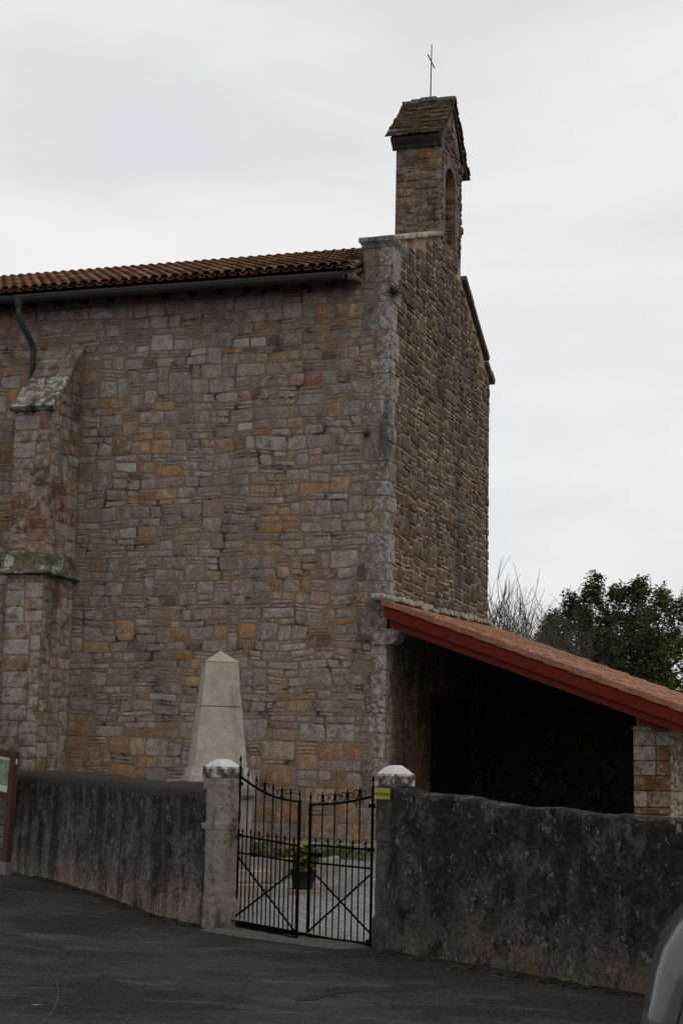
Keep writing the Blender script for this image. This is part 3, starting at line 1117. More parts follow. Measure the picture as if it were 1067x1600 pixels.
# interlocking tiles: rows across the slope, staggered, each with a raised roll
ROW, TWD = .335, .24
r_i = 0
x = X1
row = 0
while x > X0 + .05:
    xl = max(X0, x - ROW - .05)
    y = -.20 + (0 if row % 2 else -.0)
    k = 0
    while y < 6.5:
        wdt = TWD if not (k == 0 and row % 2) else TWD * .5
        c = vary(rp, rp.choices([(.275, .138, .088), (.305, .160, .105), (.24, .118, .076), (.33, .190, .135)], [5, 4, 3, 2])[0], .14, .04)
        dz = jit(rp, .004)
        prof = [(0, .0), (.04, .022), (.075, .022), (.105, 0.004), (.20, .004), (wdt - .004, .012)] if wdt > .2 else [(0, .0), (.04, .022), (.075, .022), (wdt - .004, 0.004)]
        vs = []
        for (xx, lift) in ((x + .02, .030 + dz), (xl, .004 + dz)):
            for (a, h) in prof:
                vs.append((xx, y + a, proof(xx, y + a) + h + lift))
        for (a, h) in prof:
            vs.append((x + .02, y + a, proof(x + .02, y + a) + h + .03 + dz - .018))
        m = len(prof)
        fs = []
        for i in range(m - 1):
            fs.append((i, i + 1, m + i + 1, m + i))
            fs.append((2 * m + i, 2 * m + i + 1, i + 1, i))
        fs.append((0, m, 2 * m))
        mb.add(vs, fs, c)
        y += wdt
        k += 1
    # verge tile turned down over the barge board
    c = vary(rp, (.235, .108, .070), .12, .03)
    vs = []
    for (xx, lift) in ((x + .02, .058), (xl - .03, .036)):
        for (yy, h) in ((-.10, 0), (-.215, 0), (-.225, -.012), (-.225, -.085), (-.205, -.085), (-.205, -.02)):
            vs.append((xx, yy + (.0 if lift > .05 else .009), proof(xx, -.15) + h + lift))
    fs = [(i, i + 1, 7 + i, 6 + i) for i in range(5)] + [(0, 1, 2, 5), (2, 3, 4, 5), (6, 11, 8, 7), (8, 11, 10, 9)]
    mb.add(vs, fs, c)
    x -= ROW
    row += 1
porch_roof = mb.build('porch_roof', [M_PTILE, M_DARKWOOD], church)
mb = MB()
def barge(mb, y0, y1, t0, t1, xa, xb):
    vs = []
    for xx in (xa, xb):
        for yy in (y0, y1):
            vs += [(xx, yy, proof(xx, -.15) + t0), (xx, yy, proof(xx, -.15) + t1)]
    mb.add(vs, [(0, 1, 3, 2), (4, 6, 7, 5), (0, 4, 5, 1), (2, 3, 7, 6), (1, 5, 7, 3), (0, 2, 6, 4)])
barge(mb, -.200, -.165, -.215, -.005, .02, X1)
barge(mb, -.163, -.110, -.325, -.17, .10, X1)
mb.build('bargeboard', M_REDWOOD, porch_roof)
mb = MB()
for k in range(9):
    yy = .55 + k * .68
    vs = []
    for xx in (.02, X1 - .15):
        for (a, t) in ((0, -.20), (.09, -.20), (.09, -.062), (0, -.062)):
            vs.append((xx, yy + a, proof(xx, yy) + t))
    mb.add(vs, [(0, 1, 5, 4), (1, 2, 6, 5), (2, 3, 7, 6), (3, 0, 4, 7), (4, 5, 6, 7)])
mb.build('rafters', M_DARKWOOD, porch_roof)
# red wall plate end on the pier
mb = MB()
mb.box((3.60, -.07, 2.50), (3.76, .12, 2.78), ch=.006)
mb.box((3.76, -.06, 2.46), (4.0, .10, 2.60), ch=.006)
mb.build('wall_plate', M_REDWOOD, porch_roof)
# stone flashing above the porch roof
mb = MB()
y = -.22
k = 0
while y < 6.4:
    w = rp.uniform(.10, .26)
    z = 4.235 + .036 * (y + .15)
    if 2.3 < y < 2.62:
        c, a_ = (.30, .17, .085), 0
    else:
        c, a_ = vary(rp, (.27, .235, .19), .18, .03), rp.uniform(.3, 1)
    tl = R(jit(rp, 9))
    Mx = Matrix.Translation((0.0, y, z + jit(rp, .02))) @ Matrix.Rotation(tl, 4, 'X')
    if k == 0:
        mb.box((-.19, 0, 0), (.03, .36, .10), Mx, .03, col=(.23, .205, .185), a=.35)
        mb.box((.0, .02, -.01), (.10, .34, .08), Mx, .03, col=(.23, .205, .185), a=.35)
        w = .34
    else:
        mb.box((-.02, 0, -.015), (.09 + jit(rp, .025), w - .008, .035 + rp.uniform(0, .035)), Mx, .012, col=c, a=a_)
    y += w
    k += 1
mb.build('flashing_stones', M_PALE, church)
# quarter-round corbel at the corner
mb = MB()
cor = [(-.18, 3.60), (-.18, 3.82), (.20, 3.82), (.215, 3.80)]
for j in range(1, 8):
    w = math.pi / 2 * j / 8
    cor.append((.03 + .185 * math.cos(w), 3.79 - .19 * math.sin(w)))
cor.append((.03, 3.60))
mb.prism(cor, 1, -.045, .30, col=(.18, .16, .145), a=.2)
mb.build('corbel', M_QUOIN, church)
# porch west wall and its pier
mb = MB()
PX0, PX1 = 3.50, 3.96
mb.box((PX0, .10, GZ - .5), (PX1, .30, 2.48), col=(.16, .10, .06))
vs = []
for y in (.30, 6.35):
    for x in (PX0, PX1 - .01):
        vs += [(x, y, GZ - .5), (x, y, proof(x, y) - .07)]
mb.add(vs, [(0, 2, 3, 1), (4, 5, 7, 6), (0, 1, 5, 4), (2, 6, 7, 3), (1, 3, 7, 5)], (.20, .17, .13))
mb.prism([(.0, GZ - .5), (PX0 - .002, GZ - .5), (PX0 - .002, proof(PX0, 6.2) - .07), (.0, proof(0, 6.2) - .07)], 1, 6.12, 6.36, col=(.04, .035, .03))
def pal_west(u, v, rng):
    c = rng.choices([(.32, .265, .20), (.28, .22, .155), (.35, .31, .25)], [4, 3, 2])[0]
    return vary(rng, c, .15, .04), rng.random() * .4
fP = lambda u, v, d: (PX1 + d, u, v)
masonry(mb, fP, (.14, 6.3), (.2, 2.5), .055, rp, pal_west, None, RUBBLE, (.015, .045), .02, .02, (.2, .4), None, 41)
for (z0, z1, cuts) in ((.3, 1.30, None), (1.31, 1.40, [(0, 1, (.11, .066, .04), .2)]), (1.40, 1.62, [(0, .38, (.15, .125, .11), .7), (.38, 1, (.12, .075, .05), .4)]),
                       (1.62, 1.82, [(0, 1, (.095, .055, .03), .1)]), (1.82, 2.02, [(0, .62, (.14, .12, .11), .8), (.62, 1, (.10, .056, .032), .2)]),
                       (2.02, 2.22, [(0, .62, (.15, .13, .12), .8), (.62, 1, (.105, .058, .034), .2)]), (2.22, 2.42, [(0, .60, (.13, .118, .108), .7), (.60, 1, (.125, .115, .108), .8)])):
    if cuts is None:
        cuts = [(0, 1, (.17, .12, .08), .3)]
    for (a, b, c, al) in cuts:
        mb.box((PX0 - .012 + (PX1 - PX0 + .03) * a + .003, .068 + jit(rp, .006), z0 + .004), (PX0 - .012 + (PX1 - PX0 + .03) * b - .003, .2, z1 - .004), ch=.012, col=c, a=al)
mb.box((PX0 - .025, .06, 2.42), (PX0 + .24, .22, 2.485), ch=.02, col=(.17, .16, .13), a=.6)
for q_ in range(len(mb.c)):
    if mb.v[mb.f[q_][0]][1] < .21 and mb.v[mb.f[q_][0]][0] < PX1 + .03:
        mb.c[q_] = (mb.c[q_][0] * 1.02, mb.c[q_][1] * .94, mb.c[q_][2] * .82, mb.c[q_][3] * .6)
mb.build('porch_wall', M_PIER, church)

# tuft of grass in the corner joint and moss by the verge
def tuft(name, c, n, ln, label, col, seed, spread=.06):
    rg = random.Random(seed)
    mb = MB()
    for i in range(n):
        p = Vector(c) + Vector((jit(rg, spread), jit(rg, spread), jit(rg, spread * .6)))
        d = Vector((rg.uniform(-.4, 1), rg.uniform(-1, .3), rg.uniform(-.7, .8))).normalized()
        l = ln * rg.uniform(.5, 1.1)
        s = d.orthogonal().normalized() * .006
        q = p + d * l + Vector((0, 0, -l * .3))
        mid = p + d * l * .55 + Vector((0, 0, .01))
        mb.add([p - s, p + s, mid + s * .8, mid - s * .8, q], [(0, 1, 2, 3), (3, 2, 4)], vary(rg, col, .3, .1))
    return tag(mb.build(name, M_LEAF), label, 'plant')
tuft('grass_tuft', (.02, .03, 8.78), 130, .17, 'dark grass tuft sprouting from the top corner stones of the gable', (.045, .05, .02), 3)
tuft('moss_cushion', (-.52, -.18, 9.28), 90, .10, 'small green cushion of moss at the roof end beside the capped corner', (.03, .05, .015), 4, .05)
tuft('wall_fern', (-.36, -.02, 6.66), 26, .10, 'tiny fern growing in a joint high on the corner quoins', (.04, .06, .02), 5, .035)

# ------------------------------------------------------------------ churchyard walls, pillars
def cement(name, tone=1.0, streak=1.0, blotch=.5):
    m, nt, b = new_mat(name, .93, .12)
    a = attr(nt)
    sep = N(nt, 'ShaderNodeSeparateColor')
    nt.links.new(a.outputs['Color'], sep.inputs[0])
    h = sep.outputs[0]                                             # height up the wall, 0..1
    n1 = noi(nt, 1.9, 10, .70, dist=.3)
    st = noi(nt, 5.5, 9, .68, coords(nt, (1, 1, .13)), .3)         # run-down streaks
    n3 = noi(nt, 22, 8, .72)
    hh = mth(nt, 'ADD', h, mth(nt, 'MULTIPLY', mth(nt, 'SUBTRACT', n1, .5), 1.1))
    T = lambda r, g, b_: (r * tone, g * tone, b_ * tone)
    c = mix(nt, remap(nt, hh, .02, .44, 0, 1), T(.175, .142, .110), T(.068, .058, .051))
    c = mix(nt, remap(nt, hh, .30, .90, 0, .9), c, T(.030, .027, .0255))
    c = mix(nt, remap(nt, st, .40, .56, .9 * streak, 0), c, (.013, .0125, .013))
    c = mix(nt, remap(nt, st, .53, .64, 0, .6 * streak), c, T(.115, .095, .078))
    bl = noi(nt, 3.4, 10, .74, dist=.4)
    c = mix(nt, remap(nt, bl, .52, .60, 0, blotch), c, T(.105, .092, .080))
    c = mix(nt, remap(nt, bl, .48, .40, 0, blotch), c, (.012, .0115, .012))
    c = mix(nt, 1, c, grey(nt, remap(nt, n3, .36, .64, .4, 1.6, False)), 'MULTIPLY')
    sp_ = noi(nt, 9, 10, .75)
    c = mix(nt, remap(nt, sp_, .58, .63, 0, .8), c, (.21, .19, .17))   # lichen spots
    oc = noi(nt, 2.3, 8, .65)
    c = mix(nt, mth(nt, 'MULTIPLY', remap(nt, oc, .50, .62, 0, .7), remap(nt, h, .42, .05, 0, 1)), c, (.125, .088, .055))
    nt.links.new(c, b.inputs['Base Color'])
    bump(nt, b, mth(nt, 'ADD', mth(nt, 'MULTIPLY', bl, 1.0), mth(nt, 'MULTIPLY', n3, .8)), 1.0, .035)
    return m
M_CEM_L = cement('stained_render', 1.35, .85, .45)
M_CEM_R = cement('mottled_render', .68, .35, .92)
M_COPING = simple_mat('mossy_coping', (.045, .040, .034), .95, .1, .5, 22, 0, .9)

def low_wall(mb, path, tops, th, dome, lump, seed, n=16, batter=.03):
    P = smooth_path(path, n)
    T = []
    for i in range(len(path) - 1):
        for k in range(n):
            T.append(tops[i] + (tops[i + 1] - tops[i]) * k / n)
    T.append(tops[-1])
    secs = []
    hs = []
    for i, p in enumerate(P):
        d = (P[min(i + 1, len(P) - 1)] - P[max(i - 1, 0)]).normalized()
        nr = Vector((d.y, -d.x))                       # towards the road
        if nr.dot(Vector((-.4, -.9))) < 0:
            nr = -nr
        zb = road_z(p.x, p.y) - .15
        top = T[i]
        sec, hh = [], []
        for j in range(25):
            t = j / 24
            z = zb + (top - dome - zb) * t
            sec.append((batter * (1 - t), z)); hh.append(t)
        for j in range(1, 9):
            w = math.pi * j / 9
            if dome > .05:
                sec.append((-th / 2 + (th / 2 + .012) * math.cos(w), top - dome + dome * math.sin(w) ** .7))
            else:
                sec.append((-th / 2 + (th / 2) * math.cos(w) * 1.0, top - dome + dome * math.sin(w) ** .5))
            hh.append(1.0)
        for j in range(7):
            t = 1 - j / 6
            sec.append((-th, zb + (top - dome - zb) * t)); hh.append(t)
        row = []
        for k, (o, z) in enumerate(sec):
            q = Vector((p.x + nr.x * o, p.y + nr.y * o, z))
            nz = noise.noise(q * 2.1 + Vector((seed, 0, 0))) * lump + noise.noise(q * 7 + Vector((seed, 3, 0))) * lump * .5 + noise.noise(q * 19) * lump * .25
            q.x += nr.x * nz; q.y += nr.y * nz
            if hh[k] >= 1:
                q.z += nz * 1.2
            row.append(q)
        secs.append(row); hs.append(hh)
    m = len(secs[0])
    for i in range(len(secs) - 1):
        for j in range(m - 1):
            mb.add([secs[i][j], secs[i + 1][j], secs[i + 1][j + 1], secs[i][j + 1]], [(0, 1, 2, 3)], (hs[i][j], 0, 0), 0,
                   1 if (dome > .05 and 24 <= j < 33) else 0, True)
    mb.add(secs[0], [tuple(range(m))], (.5, 0, 0))
    mb.add(secs[-1], [tuple(range(m))[::-1]], (.5, 0, 0))
def weld(ob):
    import bmesh
    bm = bmesh.new(); bm.from_mesh(ob.data)
    bmesh.ops.remove_doubles(bm, verts=bm.verts, dist=.0008)
    bm.to_mesh(ob.data); bm.free()
mb = MB()
low_wall(mb, LEFT_PATH, LEFT_TOP, .34, .16, .026, 3)
o = mb.build('churchyard_wall', [M_CEM_L, M_COPING]); weld(o)
tag(o, 'streaked grey cement wall curving away left of the gate, with rounded coping', 'wall', 'low churchyard walls')
mb = MB()
low_wall(mb, RIGHT_PATH, RIGHT_TOP, .32, .035, .034, 9, 22)
o = mb.build('churchyard_wall', [M_CEM_R, M_COPING]); weld(o)
tag(o, 'blackened mottled wall running right from the pillar with the yellow sign', 'wall', 'low churchyard walls')

def cap_mat(name, seed):
    """white lime crust above, dark algae on the sides"""
    m, nt, b = new_mat(name, .9, .2)
    ge = N(nt, 'ShaderNodeNewGeometry')
    sp_ = N(nt, 'ShaderNodeSeparateXYZ')
    a = attr(nt)
    n1 = noi(nt, 11, 8, .65, coords(nt, (1, 1, .8)))
    f = mth(nt, 'ADD', a.outputs['Alpha'], mth(nt, 'MULTIPLY', mth(nt, 'SUBTRACT', n1, .5), 2.6))
    c = mix(nt, remap(nt, f, .18, .85, 0, 1), (.055, .046, .042), (.52, .495, .47))
    c = mix(nt, remap(nt, noi(nt, 30, 6, .7), .55, .7, 0, .4), c, (.24, .21, .19))
    nt.links.new(c, b.inputs['Base Color'])
    bump(nt, b, n1, .6, .02)
    return m
M_LCAP = cap_mat('lime_crusted_cap', 0)
def gate_pillar(corner, ang, s, zb, zt, capw, label, seed, mat=None, col=(.16, .135, .115), la=.6):
    rg = random.Random(seed)
    g = Vector((math.cos(ang), math.sin(ang), 0)); nrm = Vector((math.sin(ang), -math.cos(ang), 0))
    c = Vector((corner[0], corner[1], 0)) - g * s / 2 - nrm * s / 2
    root = thing('gate_pillar', label, 'pillar', (c.x, c.y, zb), 'stone pillars of the churchyard gate')
    Mx = Matrix(((g.x, nrm.x, 0, c.x), (g.y, nrm.y, 0, c.y), (0, 0, 1, 0), (0, 0, 0, 1)))
    mb = MB()
    h = zt - zb
    pr = [(s / 2 + .020, zb - .1), (s / 2 + .016, zb + h * .20), (s / 2 + .003, zb + h * .225), (s / 2 + .002, zb + h * .24), (s / 2, zb + h * .66),
          (s / 2 + .010, zb + h * .672), (s / 2 + .012, zb + h * .70), (s / 2 + .004, zb + h * .715), (s / 2, zt)]
    ch = .022
    # subdivide
    P2 = []
    for i in range(len(pr) - 1):
        k = max(1, int((pr[i + 1][1] - pr[i][1]) / .05))
        for j in range(k):
            t = j / k
            P2.append((pr[i][0] + (pr[i + 1][0] - pr[i][0]) * t, pr[i][1] + (pr[i + 1][1] - pr[i][1]) * t))
    P2.append(pr[-1])
    vs, fs = [], []
    m = 0
    for (r_, z) in P2:
        ring = []
        for (sx, sy) in ((1, 1), (-1, 1), (-1, -1), (1, -1)):
            a1 = (sx * r_, sy * (r_ - ch)); a2 = (sx * (r_ - ch), sy * r_)
            ring += [a1, a2] if sx * sy > 0 else [a2, a1]
            k0 = ring[-1]
        full = []
        for i in range(8):
            p, q = Vector(ring[i]), Vector(ring[(i + 1) % 8])
            st = 5 if (p - q).length > .1 else 1
            for k in range(st):
                full.append(p.lerp(q, k / st))
        m = len(full)
        for q in full:
            w = Mx @ Vector((q.x, q.y, z))
            nz = noise.noise(w * 6 + Vector((seed, 0, 0))) * .010 + noise.noise(w * 17) * .007
            d = Vector((q.x, q.y, 0)).normalized()
            vs.append(w + (g * d.x + nrm * d.y) * nz)
    for i in range(len(P2) - 1):
        for j in range(m):
            fs.append((i * m + j, i * m + (j + 1) % m, (i + 1) * m + (j + 1) % m, (i + 1) * m + j))
    fs.append(tuple((len(P2) - 1) * m + j for j in range(m)))
    mb.add(vs, fs, col, la, 0, False)
    mb.build('shaft', mat or M_PILLAR, root)
    mb = MB()
    cw = capw / 2
    lay = [(cw - .008, zt + .004, .42), (cw, zt + .014, .36), (cw + .003, zt + .06, .30), (cw + .002, zt + .11, .40), (cw - .004, zt + .135, .72), (cw - .022, zt + .15, .95), (cw * .60, zt + .19, 1.15), (cw * .30, zt + .222, 1.25)]
    vs, cols = [], []
    K = 6
    for (r_, z, al) in lay:
        for i in range(4):
            p = [(1, 1), (-1, 1), (-1, -1), (1, -1)][i]; q = [(-1, 1), (-1, -1), (1, -1), (1, 1)][i]
            for k in range(K):
                t = k / K
                w = Mx @ Vector(((p[0] + (q[0] - p[0]) * t) * r_, (p[1] + (q[1] - p[1]) * t) * r_, z))
                w += Vector((1, 1, 1)) * noise.noise(w * 14 + Vector((seed, 0, 0))) * .006
                vs.append(w)
    m = 4 * K
    for i in range(len(lay) - 1):
        al = (lay[i][2] + lay[i + 1][2]) / 2
        q = [(i * m + j, i * m + (j + 1) % m, (i + 1) * m + (j + 1) % m, (i + 1) * m + j) for j in range(m)]
        if i == 0:
            mb.add(vs, q, (.3, .3, .3), al)
        else:
            for f in q:
                mb.f.append(f); mb.c.append((.3, .3, .3, al)); mb.m.append(0); mb.s.append(False)
    mb.f.append(tuple((len(lay) - 1) * m + j for j in range(m))); mb.c.append((.3, .3, .3, 1.3)); mb.m.append(0); mb.s.append(False)
    mb.build('cap', M_LCAP, root)
    return root, c, g, nrm
PL = gate_pillar((-.435, -5.12), R(-38), .335, -.06, 1.655, .335, 'pale stained gate pillar with banded shaft and no sign', 1)
PR = gate_pillar((2.075, -6.58), R(-35), .285, -.06, 1.60, .29, 'blackened gate pillar carrying the yellow sign', 2, M_PILLARD, (.052, .046, .043), .3)

# yellow sign on the right pillar
def text_mesh(txt, size, ext=.001):
    cu = bpy.data.curves.new('lettering', 'FONT')
    cu.body = txt
    cu.size = size
    cu.align_x = 'CENTER'; cu.align_y = 'CENTER'
    cu.extrude = ext
    ob = bpy.data.objects.new('lettering', cu)
    COL.objects.link(ob)
    bpy.context.view_layer.update()
    me = bpy.data.meshes.new_from_object(ob.evaluated_get(bpy.context.evaluated_depsgraph_get()))
    bpy.data.objects.remove(ob)
    return me
root, c, g, nrm = PR
sc_ = c + nrm * (.285 / 2 + .02)
sz = 1.53
sg = thing('yellow_sign', 'small yellow drinking water sign on the gate pillar', 'sign', (sc_.x, sc_.y, sz))
Mx = Matrix(((g.x, 0, nrm.x, sc_.x), (g.y, 0, nrm.y, sc_.y), (0, 1, 0, sz), (0, 0, 0, 1)))
mb = MB()
mb.box((-.135, -.056, -.003), (.125, .056, .003), Mx, .002)
mb.build('plate', M_YELLOW, sg)
me = text_mesh('EAU POTABLE', .040)
me.transform(Matrix.Translation((-sc_.x, -sc_.y, -sz)) @ Mx @ Matrix.Translation((-.005, -.004, .005)))
me.materials.clear(); me.materials.append(M_BLACKINK)
lt = bpy.data.objects.new('lettering', me); COL.objects.link(lt); lt.parent = sg

# ------------------------------------------------------------------ iron gate, two leaves
def gate_leaf(a, b, zlo, zmid, zlow2, ztop_h, ztop_f, hinge_top, n_tall, label, scroll_n, latch=False):
    """a = hinge foot, b = free end foot (x, y); heights are absolute"""
    A, B = Vector((a[0], a[1], 0)), Vector((b[0], b[1], 0))
    d = (B - A); Ln = d.length; d.normalize()
    root = thing('iron_gate', label, 'gate', (A.x, A.y, zlo[0]), 'leaves of the iron gate')
    def P(t, z):
        return A + d * (Ln * t) + Vector((0, 0, z))
    def lerp(p, t):
        return p[0] + (p[1] - p[0]) * t
    def top(t):
        # hangs in a curve from the hinge to the free end
        k = (1 - t) ** 2.0
        return ztop_f + (ztop_h - ztop_f) * k
    def bar(mb, p, q, r_=.008, n=4):
        mb.tube([p, q], r_, n)
    mb = MB()
    bar(mb, P(0, zlo[0] - .01), P(0, hinge_top), .017)
    bar(mb, P(1, zlo[1] - .035), P(1, top(1) + .012), .021)
    for pr, r_ in ((zlo, .016), (zmid, .015), (zlow2, .014)):
        bar(mb, P(0, pr[0]), P(1, pr[1]), r_)
    mb.tube([P(i / 14, top(i / 14)) for i in range(15)], .016, 4)
    for z in (zlo[0] + .02, zmid[0], hinge_top - .2):                # hinge straps
        mb.box((-.03, -.012, z - .02), (.06, .012, z + .02), Matrix.Translation(P(0, 0)) @ Matrix(((d.x, -d.y, 0, 0), (d.y, d.x, 0, 0), (0, 0, 1, 0), (0, 0, 0, 1))))
    mb.build('frame', M_IRON, root)
    def finial(mb, p, h):
        mb.tube([p, p + Vector((0, 0, h * .45)), p + Vector((0, 0, h * .55)), p + Vector((0, 0, h * .72)), p + Vector((0, 0, h))], [.008, .007, .015, .011, .001], 6)
        mb.tube([p + Vector((0, 0, h * .52)) - d * .022, p + Vector((0, 0, h * .52)) + d * .022], .006, 4)
    for i in range(0, n_tall + 1):
        t = i / n_tall
        mb = MB()
        if 0 < i < n_tall:
            bar(mb, P(t, lerp(zlo, t)), P(t, top(t) + .01), .0085)
            finial(mb, P(t, top(t)), .145)
        else:
            finial(mb, P(t, top(t) if i else hinge_top), .13)
        mb.build('bar', M_IRON, root)
    for i in range(n_tall):
        t = (i + .5) / n_tall
        mb = MB()
        bar(mb, P(t, lerp(zlo, t)), P(t, lerp(zmid, t) + .012), .0085)
        finial(mb, P(t, lerp(zmid, t)), .095)
        mb.build('dog_bar', M_IRON, root)
    off = Vector((-d.y, d.x, 0)) * .014
    for (t0, z0, t1, z1) in ((0, lerp(zlow2, 0) - .06, 1, zlo[1] + .03), (0, zlo[0] + .09, 1, lerp(zlow2, 1) - .07)):
        mb = MB()
        mb.tube([P(t0, z0) + off, P(t1, z1) + off], .011, 4)
        mb.build('brace', M_IRON, root)
        off = -off
    for i in scroll_n:
        for sgn in (-1, 1):
            t = i / n_tall
            mb = MB()
            pts = []
            for k in range(17):
                w = -math.pi * .5 + k / 16 * math.pi * 1.65
                rr = .047 * (1 - .012 * k)
                cx_ = P(t, top(t) + .062) + d * sgn * .058
                pts.append(cx_ + d * (-sgn) * (-math.cos(w)) * rr * -1 + Vector((0, 0, math.sin(w) * rr)))
            mb.tube(pts, .0055, 5)
            mb.build('scroll', M_IRON, root)
    if latch:
        mb = MB()
        mb.box((-.03, -.035, -.02), (.20, .035, .02), Matrix.Translation(P(.06, zmid[0] - .085)) @ Matrix(((d.x, -d.y, 0, 0), (d.y, d.x, 0, 0), (0, 0, 1, 0), (0, 0, 0, 1))), .004)
        mb.tube([P(-.06, zmid[0] - .085), P(.08, zmid[0] - .085)], .012, 6)
        mb.build('latch', M_IRON, root)
    return root
gate_leaf((-.25, -4.88), (.816, -5.838), (.02, -.01), (1.02, .955), (.825, .785), 1.69, 1.425, 1.80, 7, 'wider black iron gate leaf on the left, standing slightly open', (3, 5))
gate_leaf((1.74, -6.17), (.86, -5.60), (.0, .0), (.95, .962), (.76, .775), 1.50, 1.395, 1.60, 5, 'narrower black iron gate leaf with latch, hung on the yellow sign pillar', (1, 2, 3, 4), False)
# latch sits at the free end of the narrower leaf
lr = [o for o in COL.objects if o.name.startswith('iron_gate')][-1]
mb = MB()
dd = Vector((1.74 - .86, -6.17 + 5.60, 0)).normalized()
Mx = Matrix.Translation((.86, -5.60, .86)) @ Matrix(((dd.x, -dd.y, 0, 0), (dd.y, dd.x, 0, 0), (0, 0, 1, 0), (0, 0, 0, 1)))
mb.box((.02, -.03, -.022), (.20, .03, .022), Mx, .004)
mb.tube([Mx @ Vector((-.06, 0, 0)), Mx @ Vector((.05, 0, 0))], .012, 6)
mb.build('latch', M_IRON, lr)

# ------------------------------------------------------------------ war memorial obelisk
OC = Vector((-1.29, -3.03, 0))
oa = R(30)                                             # faces the gate
OM = Matrix.Translation(OC) @ Matrix.Rotation(oa, 4, 'Z')
mem = thing('memorial_obelisk', 'pale cream stone obelisk memorial behind the left churchyard wall', 'memorial', (OC.x, OC.y, .5))
def frustum(mb, r0, z0, r1, z1, M, ch=.0, **k):
    vs = [M @ Vector((sx * r0, sy * r0, z0)) for (sx, sy) in ((-1, -1), (1, -1), (1, 1), (-1, 1))] + [M @ Vector((sx * r1, sy * r1, z1)) for (sx, sy) in ((-1, -1), (1, -1), (1, 1), (-1, 1))]
    mb.add(vs, [(3, 2, 1, 0), (4, 5, 6, 7), (0, 1, 5, 4), (1, 2, 6, 5), (2, 3, 7, 6), (3, 0, 4, 7)], **k)
mb = MB()
OCOL = (.325, .288, .245)
frustum(mb, .330, 1.80, .257, 2.552, OM, col=OCOL, a=.1)
mb.build('lower_block', M_OBEL, mem)
mb = MB()
frustum(mb, .252, 2.562, .203, 3.125, OM, col=vary(rng, OCOL, .03, .01), a=.1)
mb.build('upper_block', M_OBEL, mem)
mb = MB()
frustum(mb, .210, 3.125, .004, 3.275, OM, col=(.30, .265, .215), a=.2)
mb.build('pyramid_tip', M_OBEL, mem)
mb = MB()
frustum(mb, .37, 1.70, .35, 1.797, OM, col=(.32, .30, .26), a=.1)
frustum(mb, .40, .55, .40, 1.42, OM, col=(.25, .235, .205), a=.1)
frustum(mb, .43, 1.42, .46, 1.46, OM, col=(.25, .235, .205), a=.1)
frustum(mb, .46, 1.46, .46, 1.54, OM, col=(.25, .235, .205), a=.1)
frustum(mb, .44, 1.54, .38, 1.70, OM, col=(.25, .235, .205), a=.1)
mb.build('pedestal', M_OBEL, mem)
mb = MB()
for (r_, z0, z1, c) in ((.66, .40, .555, (.30, .27, .22)), (.82, .20, .40, (.27, .24, .195))):
    mb.box((-r_, -r_, z0), (r_, r_, z1), OM, .015, col=c, a=.2)
mb.build('steps', M_OBEL, mem)

# kerbed flower bed to the right of the memorial
kb = thing('kerbed_plot', 'low concrete kerbed planting bed beside the memorial obelisk', 'planter', (-.75, -1.9, .4))
mb = MB()
KM = Matrix.Translation((-.75, -1.55, 0)) @ Matrix.Rotation(R(12), 4, 'Z')
mb.box((-.9, -.55, .2), (.55, -.42, .66), KM, .012, col=(.27, .25, .215), a=.2)
mb.box((.42, -.42, .2), (.55, .7, .66), KM, .012, col=(.27, .25, .215), a=.2)
mb.box((-.9, -.42, .2), (.42, .7, .58), KM, 0, col=(.06, .05, .04))
mb.build('kerb', M_OBEL, kb)
def leaf_quads(mb, rg, c, rad, n, size, cols, flat=.0):
    for _ in range(n):
        while True:
            p = Vector((rg.uniform(-1, 1), rg.uniform(-1, 1), rg.uniform(-1, 1)))
            if p.length <= 1:
                break
        p = Vector(c) + Vector((p.x * rad[0], p.y * rad[1], p.z * rad[2]))
        a = Vector((rg.gauss(0, 1), rg.gauss(0, 1), rg.gauss(0, 1) * .7)).normalized()
        b = a.orthogonal().normalized()
        b = Matrix.Rotation(rg.uniform(0, 6.28), 3, a) @ b
        s = size * rg.uniform(.6, 1.35)
        mb.add([p - a * s, p - b * s * .35, p + a * s, p + b * s * .35], [(0, 1, 2, 3)], vary(rg, rg.choice(cols), .3, .1))
rf = random.Random(77)
mb = MB()
for k in range(14):
    q = KM @ Vector((rf.uniform(-.8, .35), rf.uniform(-.35, .6), .66))
    leaf_quads(mb, rf, q, (.13, .13, rf.uniform(.06, .22)), 70, .035, [(.05, .07, .02), (.09, .11, .03), (.035, .05, .02), (.12, .13, .05)])
mb.build('foliage', M_LEAF, kb)

# flower pot on its block, yellow panel behind
mb = MB()
bl = Matrix.Translation((-.10, -2.98, 0)) @ Matrix.Rotation(R(20), 4, 'Z')
mb.box((-.30, -.22, .14), (.22, .22, .33), bl, .015, col=(.20, .165, .125), a=.2)
tag(mb.build('stone_block', M_OBEL), 'tan stone block under the dark flower pot behind the gate', 'block')
pot = thing('flower_pot', 'dark plastic flower pot of yellow and pink flowers seen through the gate', 'flower pot', (-.12, -2.98, .33))
mb = MB()
mb.lathe([(.001, .0), (.12, .0), (.125, .03), (.155, .20), (.165, .20), (.165, .235), (.15, .235), (.14, .20), (.001, .19)], (-.12, -2.98, .335), 20)
mb.build('pot', M_POT, pot)
mb = MB()
leaf_quads(mb, rf, (-.12, -2.98, .70), (.19, .17, .17), 420, .04, [(.03, .045, .016), (.05, .06, .02), (.07, .05, .02)])
mb.build('foliage', M_LEAF, pot)
